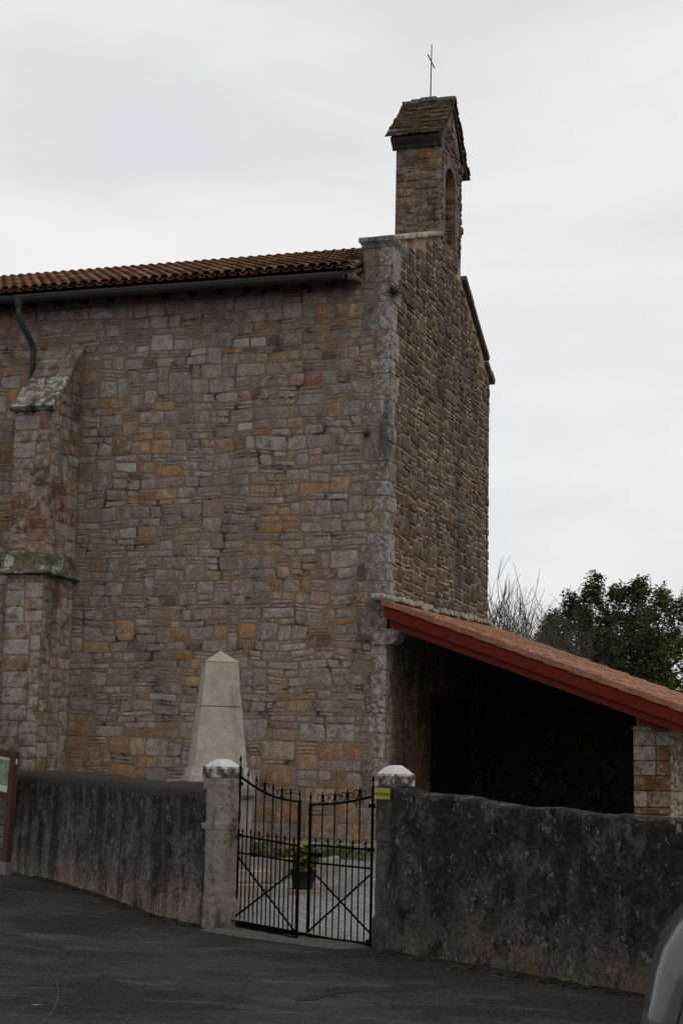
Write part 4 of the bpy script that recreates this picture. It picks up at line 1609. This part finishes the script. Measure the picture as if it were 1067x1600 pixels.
def flowers(name, col, n, c, rad):
    for _ in range(n):
        mb = MB()
        p = Vector(c) + Vector((jit(rf, rad[0]), jit(rf, rad[1]), jit(rf, rad[2])))
        for k in range(6):
            w = k * math.pi / 3
            a = Vector((math.cos(w), -.35, math.sin(w))) * .024
            b = Vector((-math.sin(w), 0, math.cos(w))) * .010
            mb.add([p, p + a * .6 + b, p + a, p + a * .6 - b], [(0, 1, 2, 3)], vary(rf, col, .2, .05))
        mb.build(name, M_PETAL, pot)
flowers('yellow_flower', (.22, .17, .02), 10, (-.12, -3.12, .74), (.20, .08, .14))
flowers('pink_flower', (.26, .03, .08), 2, (.02, -3.14, .66), (.12, .06, .08))
mb = MB()
ym_ = Matrix.Translation((-.27, -2.60, .0)) @ Matrix.Rotation(R(18), 4, 'Z')
yp = thing('yellow_placard', 'plain yellow placard on a stake standing behind the flower pot', 'placard', (-.27, -2.60, .33))
mb.box((-.09, -.006, .62), (.09, .006, .90), ym_, .003)
mb.build('board', M_YELLOW, yp)
mb = MB()
mb.box((-.015, .008, .25), (.015, .03, .84), ym_, .003)
mb.build('stake', M_STEM, yp)

# small weeds against the church foot
for k in range(9):
    x = -1.9 + k * .22 + jit(rf, .06)
    mb = MB()
    leaf_quads(mb, rf, (x, -.26, yard_z(x, -.26) + .10), (.12, .07, .14), 70, .035, [(.06, .08, .025), (.10, .11, .04), (.16, .15, .03)])
    tag(mb.build('weed', M_LEAF), 'low green weed growing at the foot of the church wall', 'plant', 'weeds along the church wall')

# ------------------------------------------------------------------ information board at the left edge
bp = Vector((-4.80, -1.95, 0))
ib = thing('information_board', 'brown timber framed information board with a green map beside the left wall', 'information board', (bp.x, bp.y, .3))
bd = Vector((-.93, .36, 0)).normalized(); bn = Vector((bd.y, -bd.x, 0))
if bn.y > 0:
    bn = -bn
BMx = Matrix.Translation(bp + Vector((0, 0, .30))) @ Matrix(((bd.x, bn.x, 0, 0), (bd.y, bn.y, 0, 0), (0, 0, 1, 0), (0, 0, 0, 1))) @ Matrix.Rotation(R(-2.6), 4, 'Y') 
for x in (0.0, 1.25):
    mb = MB()
    mb.box((x - .05, -.05, .14), (x + .05, .05, 1.68), BMx, .008)
    mb.build('post', M_POST, ib)
    mb = MB()
    mb.box((x - .06, -.06, -.03), (x + .06, .06, .17), BMx, .004)
    mb.build('foot', M_FOOT, ib)
mb = MB()
for (z0, z1, k) in ((1.58, 1.67, 1), (1.02, 1.10, 1)):
    vs = []
    mb.box((.05, -.035, z0), (1.20, .035, z1), BMx @ Matrix.Rotation(R(-4), 4, 'Y'), .006)
mb.build('rail', M_POST, ib)
def map_mat():
    m, nt, b = new_mat('printed_map', .4, .4)
    n1 = noi(nt, 9, 8, .7)
    n2 = noi(nt, 30, 4, .6)
    c = mix(nt, remap(nt, n1, .4, .6, 0, 1), (.09, .17, .07), (.20, .26, .15))
    c = mix(nt, remap(nt, n2, .58, .64, 0, .5), c, (.06, .08, .05))
    nt.links.new(c, b.inputs['Base Color'])
    return m
mb = MB()
Bt = BMx @ Matrix.Rotation(R(-4), 4, 'Y')
mb.box((.055, -.012, 1.10), (1.195, .012, 1.58), Bt, .002)
pn = mb.build('panel', simple_mat('white_print', (.5, .5, .5), .4), ib)
mb = MB()
mb.box((.075, .012, 1.19), (1.175, .016, 1.54), Bt)
mb.build('map', map_mat(), pn)

# ------------------------------------------------------------------ parked car at the right edge
car = thing('parked_car', 'grey parked car showing only its rounded rear corner at the right edge', 'car', (7.9, -14.2, -.04))
paint, nt_, b_ = new_mat('grey_car_paint', .32, .5)
nn = noi(nt_, 400, 2, .5)
nt_.links.new(mix(nt_, nn, (.060, .068, .073), (.075, .083, .088)), b_.inputs['Base Color'])
b_.inputs['Metallic'].default_value = .35
b_.inputs['Coat Weight'].default_value = .6
b_.inputs['Coat Roughness'].default_value = .08
M_PAINT = paint
M_GLASSD = simple_mat('car_glass', (.012, .014, .015), .08, .6, .05, 3, 0, 0)
M_RUBBER = simple_mat('black_rubber', (.015, .015, .015), .8, .2)
M_BLACKPL = simple_mat('black_bumper', (.016, .016, .017), .6, .3)
M_RIM = simple_mat('alloy', (.35, .35, .36), .35, .5, .1, 10, .8)
M_REDLAMP = simple_mat('red_lamp', (.25, .01, .01), .15, .5, .1)
M_WHITELAMP = simple_mat('clear_lamp', (.5, .5, .5), .1, .5, .1)
ca = R(5)
CM = Matrix.Translation((5.842, -14.414, -.04)) @ Matrix.Rotation(ca, 4, 'Z')
# side outline (x along the car from its tail, z)
def cprof():
    pts = [(.10, .24), (.02, .34), (-.03, .48), (-.02, .58), (.0, .66), (.022, .78), (.060, .90), (.125, 1.01), (.225, 1.12), (.35, 1.25), (.50, 1.39), (.70, 1.49), (1.1, 1.54),
           (1.7, 1.55), (2.2, 1.50), (2.6, 1.36), (3.0, 1.14), (3.25, 1.02), (3.6, .96), (3.95, .88), (4.15, .76), (4.22, .60), (4.22, .42), (4.15, .28), (4.0, .22)]
    return pts
CP = cprof()
def inset(pts, k):
    c = Vector((2.05, .72))
    out = []
    n = len(pts)
    for i in range(n):
        a = Vector(pts[max(i - 1, 0)]); b = Vector(pts[min(i + 1, n - 1)])
        t = (b - a).normalized()
        nn = Vector((t.y, -t.x))
        if nn.dot(c - Vector(pts[i])) < 0:
            nn = -nn
        out.append(Vector(pts[i]) + nn * k)
    return out
def half_w(z):
    return .86 - (max(0, z - .85) / .7) ** 1.3 * .20
mb = MB()
layers = []
n_arc = 7
layers.append((.34, 0.0))
for sgn in (-1,):
    for j in range(n_arc):
        w = math.pi / 2 * j / (n_arc - 1)
        k = .13 * (1 - math.sin(w))
        dep = .13 * (1 - math.cos(w))
        layers.append((k, dep))
rows = []
for (k, dep) in layers:                       # near side, from the flank to the rim
    q = inset(CP, k)
    rows.append([CM @ Vector((p.x, -(half_w(p.y) - dep), p.y)) for p in q])
mid = [CM @ Vector((p[0] - .05 * (1 if p[0] < 2 else -1) * (1 if p[1] > .3 else 0), 0, p[1] + (.03 if p[1] > 1.3 else 0))) for p in CP]
rows.append(mid)
for (k, dep) in layers[::-1]:
    q = inset(CP, k)
    rows.append([CM @ Vector((p.x, (half_w(p.y) - dep), p.y)) for p in q])
mb.grid(rows, smooth=True)
# flanks: strips between upper and lower outline
for sgn in (-1, 1):
    q = inset(CP, .13)
    up_ = [p for p in q]
    xs = [q[0].x + (q[-1].x - q[0].x) * i / 30 for i in range(31)]
    xs = [ .14 + (4.07 - .14) * i / 40 for i in range(41)]
    def at(x):
        # upper outline at x
        best = None
        for i in range(3, len(q) - 4):
            a, b = q[i], q[i + 1]
            if min(a.x, b.x) <= x <= max(a.x, b.x) and abs(a.x - b.x) > 1e-6:
                z = a.y + (b.y - a.y) * (x - a.x) / (b.x - a.x)
                best = z if best is None else max(best, z)
        return best if best is not None else .9
    rws = []
    for x in xs:
        zt_ = at(x)
        rws.append([])
        for j in range(13):
            z = .36 + (zt_ - .36) * j / 12
            bul = -.003
            rws[-1].append(CM @ Vector((x, sgn * (half_w(z) + bul), z)))
    mb.grid(rws, smooth=True)
cb = mb.build('body', M_PAINT, car); weld(cb)
# tailgate gap along the flank, following the tail
mb = MB()
q = inset(CP, .155)
pts = [CM @ Vector((p.x, -(half_w(p.y) + .001), p.y)) for p in q[3:12]]
mb.tube(pts, .004, 5)
mb.build('tailgate_gap', M_BLACKPL, car)
mb = MB()
lo = [(.10, .22), (.0, .30), (-.075, .44), (-.065, .535), (.0, .555)]
rws = []
for i in range(9):
    t = -1 + 2 * i / 8
    rws.append([CM @ Vector((x + .10 * abs(t) ** 4, t * .89, z)) for (x, z) in lo])
for s in (-1, 1):
    pass
mb.grid(rws, smooth=True)
for s in (-1, 1):
    mb.box((.07, s * .885 - .012, .20), (.52, s * .885 + .012, .545), CM, .008)
mb.build('rear_bumper', M_BLACKPL, car)
for s in (-1, 1):
    mb = MB()
    wpts = [(.62, 1.02), (.80, 1.33), (1.2, 1.42), (1.9, 1.43), (2.3, 1.36), (2.72, 1.08), (2.6, 1.0)]
    vs = [CM @ Vector((x, s * (half_w(z) + .016), z)) for (x, z) in wpts] + [CM @ Vector((x, s * (half_w(z) - .02), z)) for (x, z) in wpts]
    m = len(wpts)
    mb.add(vs, [tuple(range(m)), tuple(range(2 * m - 1, m - 1, -1))] + [(i, (i + 1) % m, m + (i + 1) % m, m + i) for i in range(m)])
    mb.build('side_window', M_GLASSD, car)
mb = MB()
for (a, b) in (((2.28, 1.50), (2.95, 1.16)), ((.20, 1.12), (.44, 1.40))):
    mb = MB()
    A_, B_ = Vector(a), Vector(b)
    nn = Vector((B_.y - A_.y, -(B_.x - A_.x))).normalized()
    if nn.dot(A_ - Vector((1.8, .7))) < 0:
        nn = -nn
    vs = []
    for p in (A_, B_):
        for s in (-1, 1):
            w = half_w(p.y) - .16
            qq = p + nn * .055
            vs.append(CM @ Vector((qq.x, s * w, qq.y)))
    mb.add(vs, [(0, 1, 3, 2)])
    mb.build('windscreen' if a[0] > 1 else 'rear_window', M_GLASSD, car)
for (x, s) in ((.82, -1), (.82, 1), (3.42, -1), (3.42, 1)):
    mb = MB()
    for k in range(1):
        prof = [(.20, -.09), (.29, -.095), (.31, -.06), (.31, .06), (.29, .095), (.20, .09)]
        vs, fs = [], []
        for (r_, y) in prof:
            for j in range(24):
                w = 2 * math.pi * j / 24
                vs.append(CM @ Vector((x + r_ * math.cos(w), s * .80 + y, .31 + r_ * math.sin(w))))
        for i in range(len(prof)):
            for j in range(24):
                i2 = (i + 1) % len(prof)
                fs.append((i * 24 + j, i * 24 + (j + 1) % 24, i2 * 24 + (j + 1) % 24, i2 * 24 + j))
        mb.add(vs, fs, smooth=True)
    wh = mb.build('wheel', M_RUBBER, car)
    mb = MB()
    for k in range(6):
        w = k * math.pi / 3
        mb.box((-.03, -.015, 0), (.03, .015, .205), CM @ Matrix.Translation((x, s * .875, .31)) @ Matrix.Rotation(w, 4, 'Y'), .006)
    mb.build('rim', M_RIM, wh)
for s in (-1, 1):
    mb = MB()
    mb.box((.20, s * .50 - .07, 1.16), (.36, s * .50 + .07, 1.26), CM, .02)
    mb.build('tail_lamp', M_REDLAMP, car)
    mb = MB()
    mb.box((4.02, s * .62 - .15, .70), (4.20, s * .62 + .15, .82), CM, .03)
    mb.build('headlight', M_WHITELAMP, car)

# ------------------------------------------------------------------ trees
def cam_xy(px, d):
    """plan position of something seen at picture column px, d metres from the viewpoint"""
    th = R(18.227); r = (px - 533.5) / 2782 * d
    ct, st = math.cos(th), math.sin(th)
    return 7.185 + r * ct - d * st, -23.955 + r * st + d * ct
def evergreen(x, y, top, rad, seed, label, cols, n=9500, lean=.0, name='evergreen_tree'):
    rg = random.Random(seed)
    t = thing(name, label, 'tree', (x, y, -.1), 'dark evergreens behind the porch')
    mb = MB()
    mb.tube([(x, y, -.2), (x + .1, y, top * .4), (x + jit(rg, .2), y + jit(rg, .2), top * .8)], [.22, .14, .03], 7)
    for k in range(26):
        z = top * (.2 + .6 * k / 26)
        w = rg.uniform(0, 6.28); l = rad * (1 - .7 * k / 26)
        mb.tube([(x, y, z), (x + math.cos(w) * l * .6, y + math.sin(w) * l * .6, z + l * .45), (x + math.cos(w) * l, y + math.sin(w) * l, z + l * .6)], [.05, .03, .008], 4)
    mb.build('trunk', M_BARK, t)
    mb = MB()
    ncl = 110
    for k in range(ncl):
        f = rg.random() ** .75
        z = top * (.10 + .88 * f)
        rr = rad * (1 - .94 * f ** 1.5) * (.55 + .5 * math.sqrt(rg.random()))
        w = rg.uniform(0, 6.28)
        c = (x + math.cos(w) * rr * .85, y + math.sin(w) * rr * .85, z)
        s = rg.uniform(.28, .62) * (1 - .45 * f)
        cc = [vary(rg, rg.choice(cols), .35, .08)] * 2
        leaf_quads(mb, rg, c, (s, s, s * rg.uniform(.8, 1.5)), n // ncl, .07, cc)
    mb.build('crown', M_LEAF, t)
    return t
DG = [(.026, .040, .015), (.036, .054, .020), (.018, .029, .012), (.046, .062, .022)]
DG2 = [(.055, .078, .026), (.075, .095, .034), (.036, .052, .020)]
EV = [(872, 52, 6.9, 1.5, DG2, 'small rounded evergreen at the left end of the dark trees'),
      (902, 54, 7.6, 1.8, DG, 'dark evergreen second from the left behind the porch roof'),
      (938, 55, 8.4, 2.0, DG, 'tall dark evergreen with an open ragged top'),
      (975, 56, 8.1, 2.1, DG2, 'bushy green tree below the tallest feathery bamboo'),
      (1008, 55, 8.2, 2.1, DG, 'dense conical evergreen right of the tallest bamboo'),
      (1045, 54, 7.9, 2.0, DG2, 'lower dark evergreen by the right edge of the picture'),
      (1085, 55, 8.0, 2.2, DG, 'evergreen cut off by the right edge of the picture'),
      (955, 50, 6.0, 2.0, DG, 'broad low evergreen in front of the taller dark trees'),
      (1020, 50, 6.1, 2.0, DG, 'broad low evergreen front right above the tiled porch roof'),
      (895, 50, 5.2, 1.5, DG2, 'low olive green bush just above the porch roof')]
for i, (px, d, top, rad, cols, lab) in enumerate(EV):
    x, y = cam_xy(px, d)
    evergreen(x, y, top, rad, 100 + i, lab, cols)
def bamboo(px, d, top, seed, label, n=7):
    rg = random.Random(seed)
    x0, y0 = cam_xy(px, d)
    t = thing('bamboo_clump', label, 'bamboo', (x0, y0, -.1), 'feathery bamboo tops')
    st, lf = MB(), MB()
    for k in range(n):
        x, y = x0 + jit(rg, .8), y0 + jit(rg, .8)
        tp = top * rg.uniform(.84, 1.0)
        bx, by = jit(rg, .7), jit(rg, .7)
        pts = [Vector((x + bx * s ** 3, y + by * s ** 3, tp * s)) for s in frange(0, 1, 9)]
        st.tube(pts, [.03 * (1 - .9 * i / 9) + .002 for i in range(10)], 4)
        for _ in range(150):
            s = rg.uniform(.45, 1)
            p = Vector((x + bx * s ** 3, y + by * s ** 3, tp * s))
            w = rg.uniform(0, 6.28)
            l = .55 * (1.15 - s) + .12
            q = p + Vector((math.cos(w) * l, math.sin(w) * l, l * .35))
            st.tube([p, q], .003, 3)
            for _ in range(4):
                c = p.lerp(q, rg.uniform(.4, 1.05))
                leaf_quads(lf, rg, c, (.06, .06, .06), 1, .06, [(.05, .058, .028), (.065, .07, .036)])
    st.build('stems', M_TWIG, t)
    lf.build('leaves', M_LEAF, t)
bamboo(977, 54, 8.3, 1, 'tallest feathery bamboo rising above the dark evergreens', 5)
bamboo(928, 55, 7.9, 2, 'thin bamboo wisps above the left evergreens', 3)
bamboo(1046, 53, 7.3, 3, 'pale bamboo wisps near the right edge', 4)
bamboo(1015, 56, 7.8, 4, 'bamboo tops showing between the two right hand evergreens', 3)

def bare_tree(x, y, top, seed, label, stems=3, spread=.5, name='bare_tree'):
    rg = random.Random(seed)
    t = thing(name, label, 'tree', (x, y, -.1), 'leafless trees behind the church')
    tr, br = MB(), MB()
    def grow(mb_, p, d, l, r_, depth):
        pts = [p]
        q = p
        dd = d.copy()
        for k in range(4):
            dd = (dd + Vector((jit(rg, .12), jit(rg, .12), .07))).normalized()
            q = q + dd * l / 4
            pts.append(q)
        mb_.tube(pts, [r_ * (1 - .14 * k) for k in range(5)], 5 if depth < 2 else 3, cap=False)
        if depth >= 4:
            return
        for k in range(rg.randint(3, 5) if depth < 3 else 3):
            s = pts[rg.randint(1, 4)]
            nd = (dd + Vector((jit(rg, .75), jit(rg, .75), rg.uniform(-.05, .35)))).normalized()
            grow(br, s, nd, l * rg.uniform(.5, .75), max(.008, r_ * .55), depth + 1)
        grow(br, pts[-1], (dd + Vector((jit(rg, .25), jit(rg, .25), .25))).normalized(), l * rg.uniform(.6, .8), max(.009, r_ * .6), depth + 1)
    for k in range(stems):
        d = Vector((jit(rg, spread), jit(rg, spread), 1)).normalized()
        grow(tr, Vector((x + jit(rg, .25), y + jit(rg, .25), -.15)), d, top * .44 * rg.uniform(.8, 1.05), .075, 0)
    tr.build('trunk', M_BARK, t)
    br.build('branches', M_TWIG, t)
    return t
for i, (px, d, top, stems, spr, lab) in enumerate([
        (800, 46, 6.4, 4, .16, 'bare upright sapling nearest the church gable edge'),
        (822, 47, 6.0, 3, .2, 'bare tree with straight thin stems between two others'),
        (850, 46, 6.2, 3, .28, 'bare tree forking into curved upright branches'),
        (880, 44, 4.4, 3, .4, 'low pale bare tree spreading in front of the evergreens')]):
    x, y = cam_xy(px, d)
    bare_tree(x, y, top, 40 + i, lab, stems, spr)
def thicket(px, d, top, seed, label):
    rg = random.Random(seed)
    x0, y0 = cam_xy(px, d)
    t = thing('bare_thicket', label, 'shrub', (x0, y0, -.1), 'brushwood thicket behind the church')
    mb = MB()
    for k in range(260):
        x, y = x0 + jit(rg, 1.5), y0 + jit(rg, 1.2)
        h = top * rg.uniform(.72, 1.0)
        p = [Vector((x, y, -.1))]
        for s in range(5):
            p.append(p[-1] + Vector((jit(rg, .2), jit(rg, .2), h / 5)))
        mb.tube(p, [.016, .013, .010, .008, .006, .003], 3, cap=False)
        for _ in range(7):
            a = p[rg.randint(2, 5)]
            mb.tube([a, a + Vector((jit(rg, .4), jit(rg, .4), rg.uniform(.2, .6)))], [.006, .003], 3, cap=False)
    mb.build('twigs', M_TWIG, t)
    mb = MB()
    for k in range(26):
        leaf_quads(mb, rg, (x0 + jit(rg, 1.4), y0 + jit(rg, 1.0), rg.uniform(.3, top * .72)), (.5, .5, .4), 60, .07, [(.05, .046, .022), (.062, .055, .03), (.035, .038, .018)])
    mb.build('foliage', M_LEAF, t)
for i, (px, top, lab) in enumerate([(765, 6.7, 'brown thicket touching the church gable edge'), (800, 6.9, 'brown thicket under the upright bare saplings'),
                                    (838, 6.5, 'brown thicket right of the saplings'), (878, 6.0, 'low olive thicket beside the first evergreen')]):
    thicket(px, 50, top, 60 + i, lab)
# wires across the trees
for (h, lab) in ((5.0, 'upper thin power cable crossing the dark trees'), (4.62, 'lower thin power cable crossing the dark trees')):
    x0, y0 = cam_xy(700, 46); x1, y1 = cam_xy(1400, 46)
    mb = MB()
    mb.tube([(x0 + (x1 - x0) * t, y0 + (y1 - y0) * t, h - .25 * (1 - (2 * t - 1) ** 2)) for t in frange(0, 1, 16)], .010, 4)
    tag(mb.build('power_cable', M_IRON), lab, 'cable', 'power cables')

# ------------------------------------------------------------------ small things on the road
def dirt_mat():
    m, nt, b = new_mat('wall_foot_dirt', .96, .05)
    n1 = noi(nt, 8, 8, .72)
    n2 = noi(nt, 45, 3, .6)
    c = mix(nt, remap(nt, n1, .42, .58, 0, 1), (.012, .010, .008), (.040, .032, .022))
    c = mix(nt, remap(nt, n2, .62, .68, 0, .8), c, (.15, .13, .11))
    nt.links.new(c, b.inputs['Base Color'])
    bump(nt, b, mth(nt, 'ADD', n1, n2), 1.0, .02)
    return m
M_DIRT = dirt_mat()
for path in (LEFT_PATH[:-1], RIGHT_PATH[:5]):
    sp_ = smooth_path(path, 26)
    r0_, r1_, r2_ = [], [], []
    for i, q in enumerate(sp_):
        d = (sp_[min(i + 1, len(sp_) - 1)] - sp_[max(0, i - 1)]).normalized()
        nr = Vector((d.y, -d.x))
        if nr.dot(Vector((-.4, -.9))) < 0:
            nr = -nr
        w = .17 + .11 * noise.noise(Vector((i * .23, path[0][0], 0))) + .05 * noise.noise(Vector((i * .9, path[0][0], 4)))
        for t, lst, up in ((-.05, r0_, .05), (w * .4, r1_, .022), (w, r2_, -.002)):
            x, y = q.x + nr.x * t, q.y + nr.y * t
            lst.append((x, y, road_z(x, y) + .012 * noise.noise(Vector((x * .5, y * .5, 2))) + up + .008 * noise.noise(Vector((x * 9, y * 9, 1)))))
    mb = MB()
    mb.grid([r0_, r1_, r2_], smooth=True)
    struct(mb.build('wall_foot_dirt', M_DIRT))

rw = random.Random(31)
for k in range(16):
    if k < 7:
        q = Vector(LEFT_PATH[1]).lerp(Vector(LEFT_PATH[5]), rw.random()) + Vector((-.05, -.10))
        lab = 'small weed at the foot of the streaked left wall'
    else:
        q = Vector(RIGHT_PATH[0]).lerp(Vector(RIGHT_PATH[3]), rw.random()) + Vector((-.05, -.09))
        lab = 'small weed at the foot of the blackened right wall'
    mb = MB()
    z = road_z(q.x, q.y)
    for _ in range(26):
        d = Vector((rw.gauss(0, .6), rw.gauss(0, .6), rw.uniform(.3, 1))).normalized()
        l = rw.uniform(.03, .085)
        b0 = Vector((q.x + jit(rw, .05), q.y + jit(rw, .04), z - .01))
        sd_ = d.orthogonal().normalized() * .006
        mb.add([b0 - sd_, b0 + sd_, b0 + d * l], [(0, 1, 2)], vary(rw, (.035, .04, .018), .4, .1))
    tag(mb.build('weed', M_LEAF), lab, 'weed', 'weeds at the foot of the left wall' if k < 7 else 'weeds at the foot of the right wall')
for k, (x, y, c, lab) in enumerate([(3.05, -7.75, (.12, .04, .018), 'russet fallen leaf lying by the middle of the right wall foot'),
                                    (1.05, -12.1, (.20, .16, .13), 'pale fallen leaf lying beside the curved road crack')]):
    mb = MB()
    z = road_z(x, y) + .015
    mb.add([(x - .06, y, z + .012), (x - .01, y - .035, z + .01), (x + .06, y, z + .02), (x, y + .035, z + .004)], [(0, 1, 2, 3)], c)
    tag(mb.build('fallen_leaf', M_LEAF), lab, 'leaf', 'fallen leaves on the road')

M_STAIN = simple_mat('tar_patch', (.011, .0105, .010), .8, .2, .5, 30, 0, .6)
M_SEAL = simple_mat('crack_seal', (.06, .052, .046), .9, .1, .4, 20)
def flat_patch(name, c, rx, ry, seed, mat):
    pts = []
    for k in range(40):
        w = 2 * math.pi * k / 40
        r_ = 1 + .5 * noise.noise(Vector((math.cos(w) * 1.6, math.sin(w) * 1.6, seed))) + .25 * noise.noise(Vector((math.cos(w) * 5, math.sin(w) * 5, seed)))
        x, y = c[0] + rx * r_ * math.cos(w), c[1] + ry * r_ * math.sin(w)
        pts.append((x, y, road_z(x, y) + .012 * noise.noise(Vector((x * .5, y * .5, 2))) + .005))
    mb = MB()
    mb.add(pts, [tuple(range(40))])
    struct(mb.build(name, mat))
rq = random.Random(9)
for k in range(16):
    a_ = rq.gauss(0, 1); b_ = rq.gauss(0, 1)
    big_ = k < 3
    flat_patch('road_patch', (2.67 + .055 * b_ + .10 * a_ * .35, -10.3 + .26 * a_), (.07 if big_ else .022) * rq.uniform(.7, 1.3), (.16 if big_ else .045) * rq.uniform(.7, 1.3), k * 3.1, M_STAIN)
mb = MB()
pts = [(-.51, -9.19), (-.09, -9.75), (.40, -10.55), (.81, -11.32), (1.21, -12.19), (1.51, -12.97)]
cr = smooth_path(pts, 10)
L_, R_ = [], []
for i, q in enumerate(cr):
    d = (cr[min(i + 1, len(cr) - 1)] - cr[max(0, i - 1)]).normalized()
    w = .005 + .004 * noise.noise(Vector((i * .7, 0, 0)))
    for sgn, lst in ((-1, L_), (1, R_)):
        x, y = q.x - d.y * w * sgn, q.y + d.x * w * sgn
        lst.append((x, y, road_z(x, y) + .012 * noise.noise(Vector((x * .5, y * .5, 2))) + .005))
mb.grid([L_, R_])
struct(mb.build('road_crack', M_SEAL))
rs = random.Random(5)
mb = MB()
for k in range(150):
    a = rs.random()
    if rs.random() < .6:
        q = Vector(LEFT_PATH[1]).lerp(Vector(LEFT_PATH[4]), a) if rs.random() < .4 else Vector(RIGHT_PATH[0]).lerp(Vector(RIGHT_PATH[3]), a)
        x, y = q.x + jit(rs, .15) - .12, q.y - rs.uniform(.05, .5)
    else:
        x, y = rs.uniform(-4, 5), rs.uniform(-13, -6)
        if y > -6.2 - max(0, x) * .6 - .3:
            continue
    s = rs.uniform(.004, .011)
    z = road_z(x, y) + .004
    mb.box((x - s, y - s * rs.uniform(.6, 1), z), (x + s, y + s, z + s * rs.uniform(.5, 1)), None, s * .3, col=vary(rs, (.085, .072, .06), .5, .08))
o = mb.build('pebbles', leaf_mat('pebble', .9)); o['kind'] = 'stuff'
o['label'] = 'loose pebbles and crumbs along the wall foot'
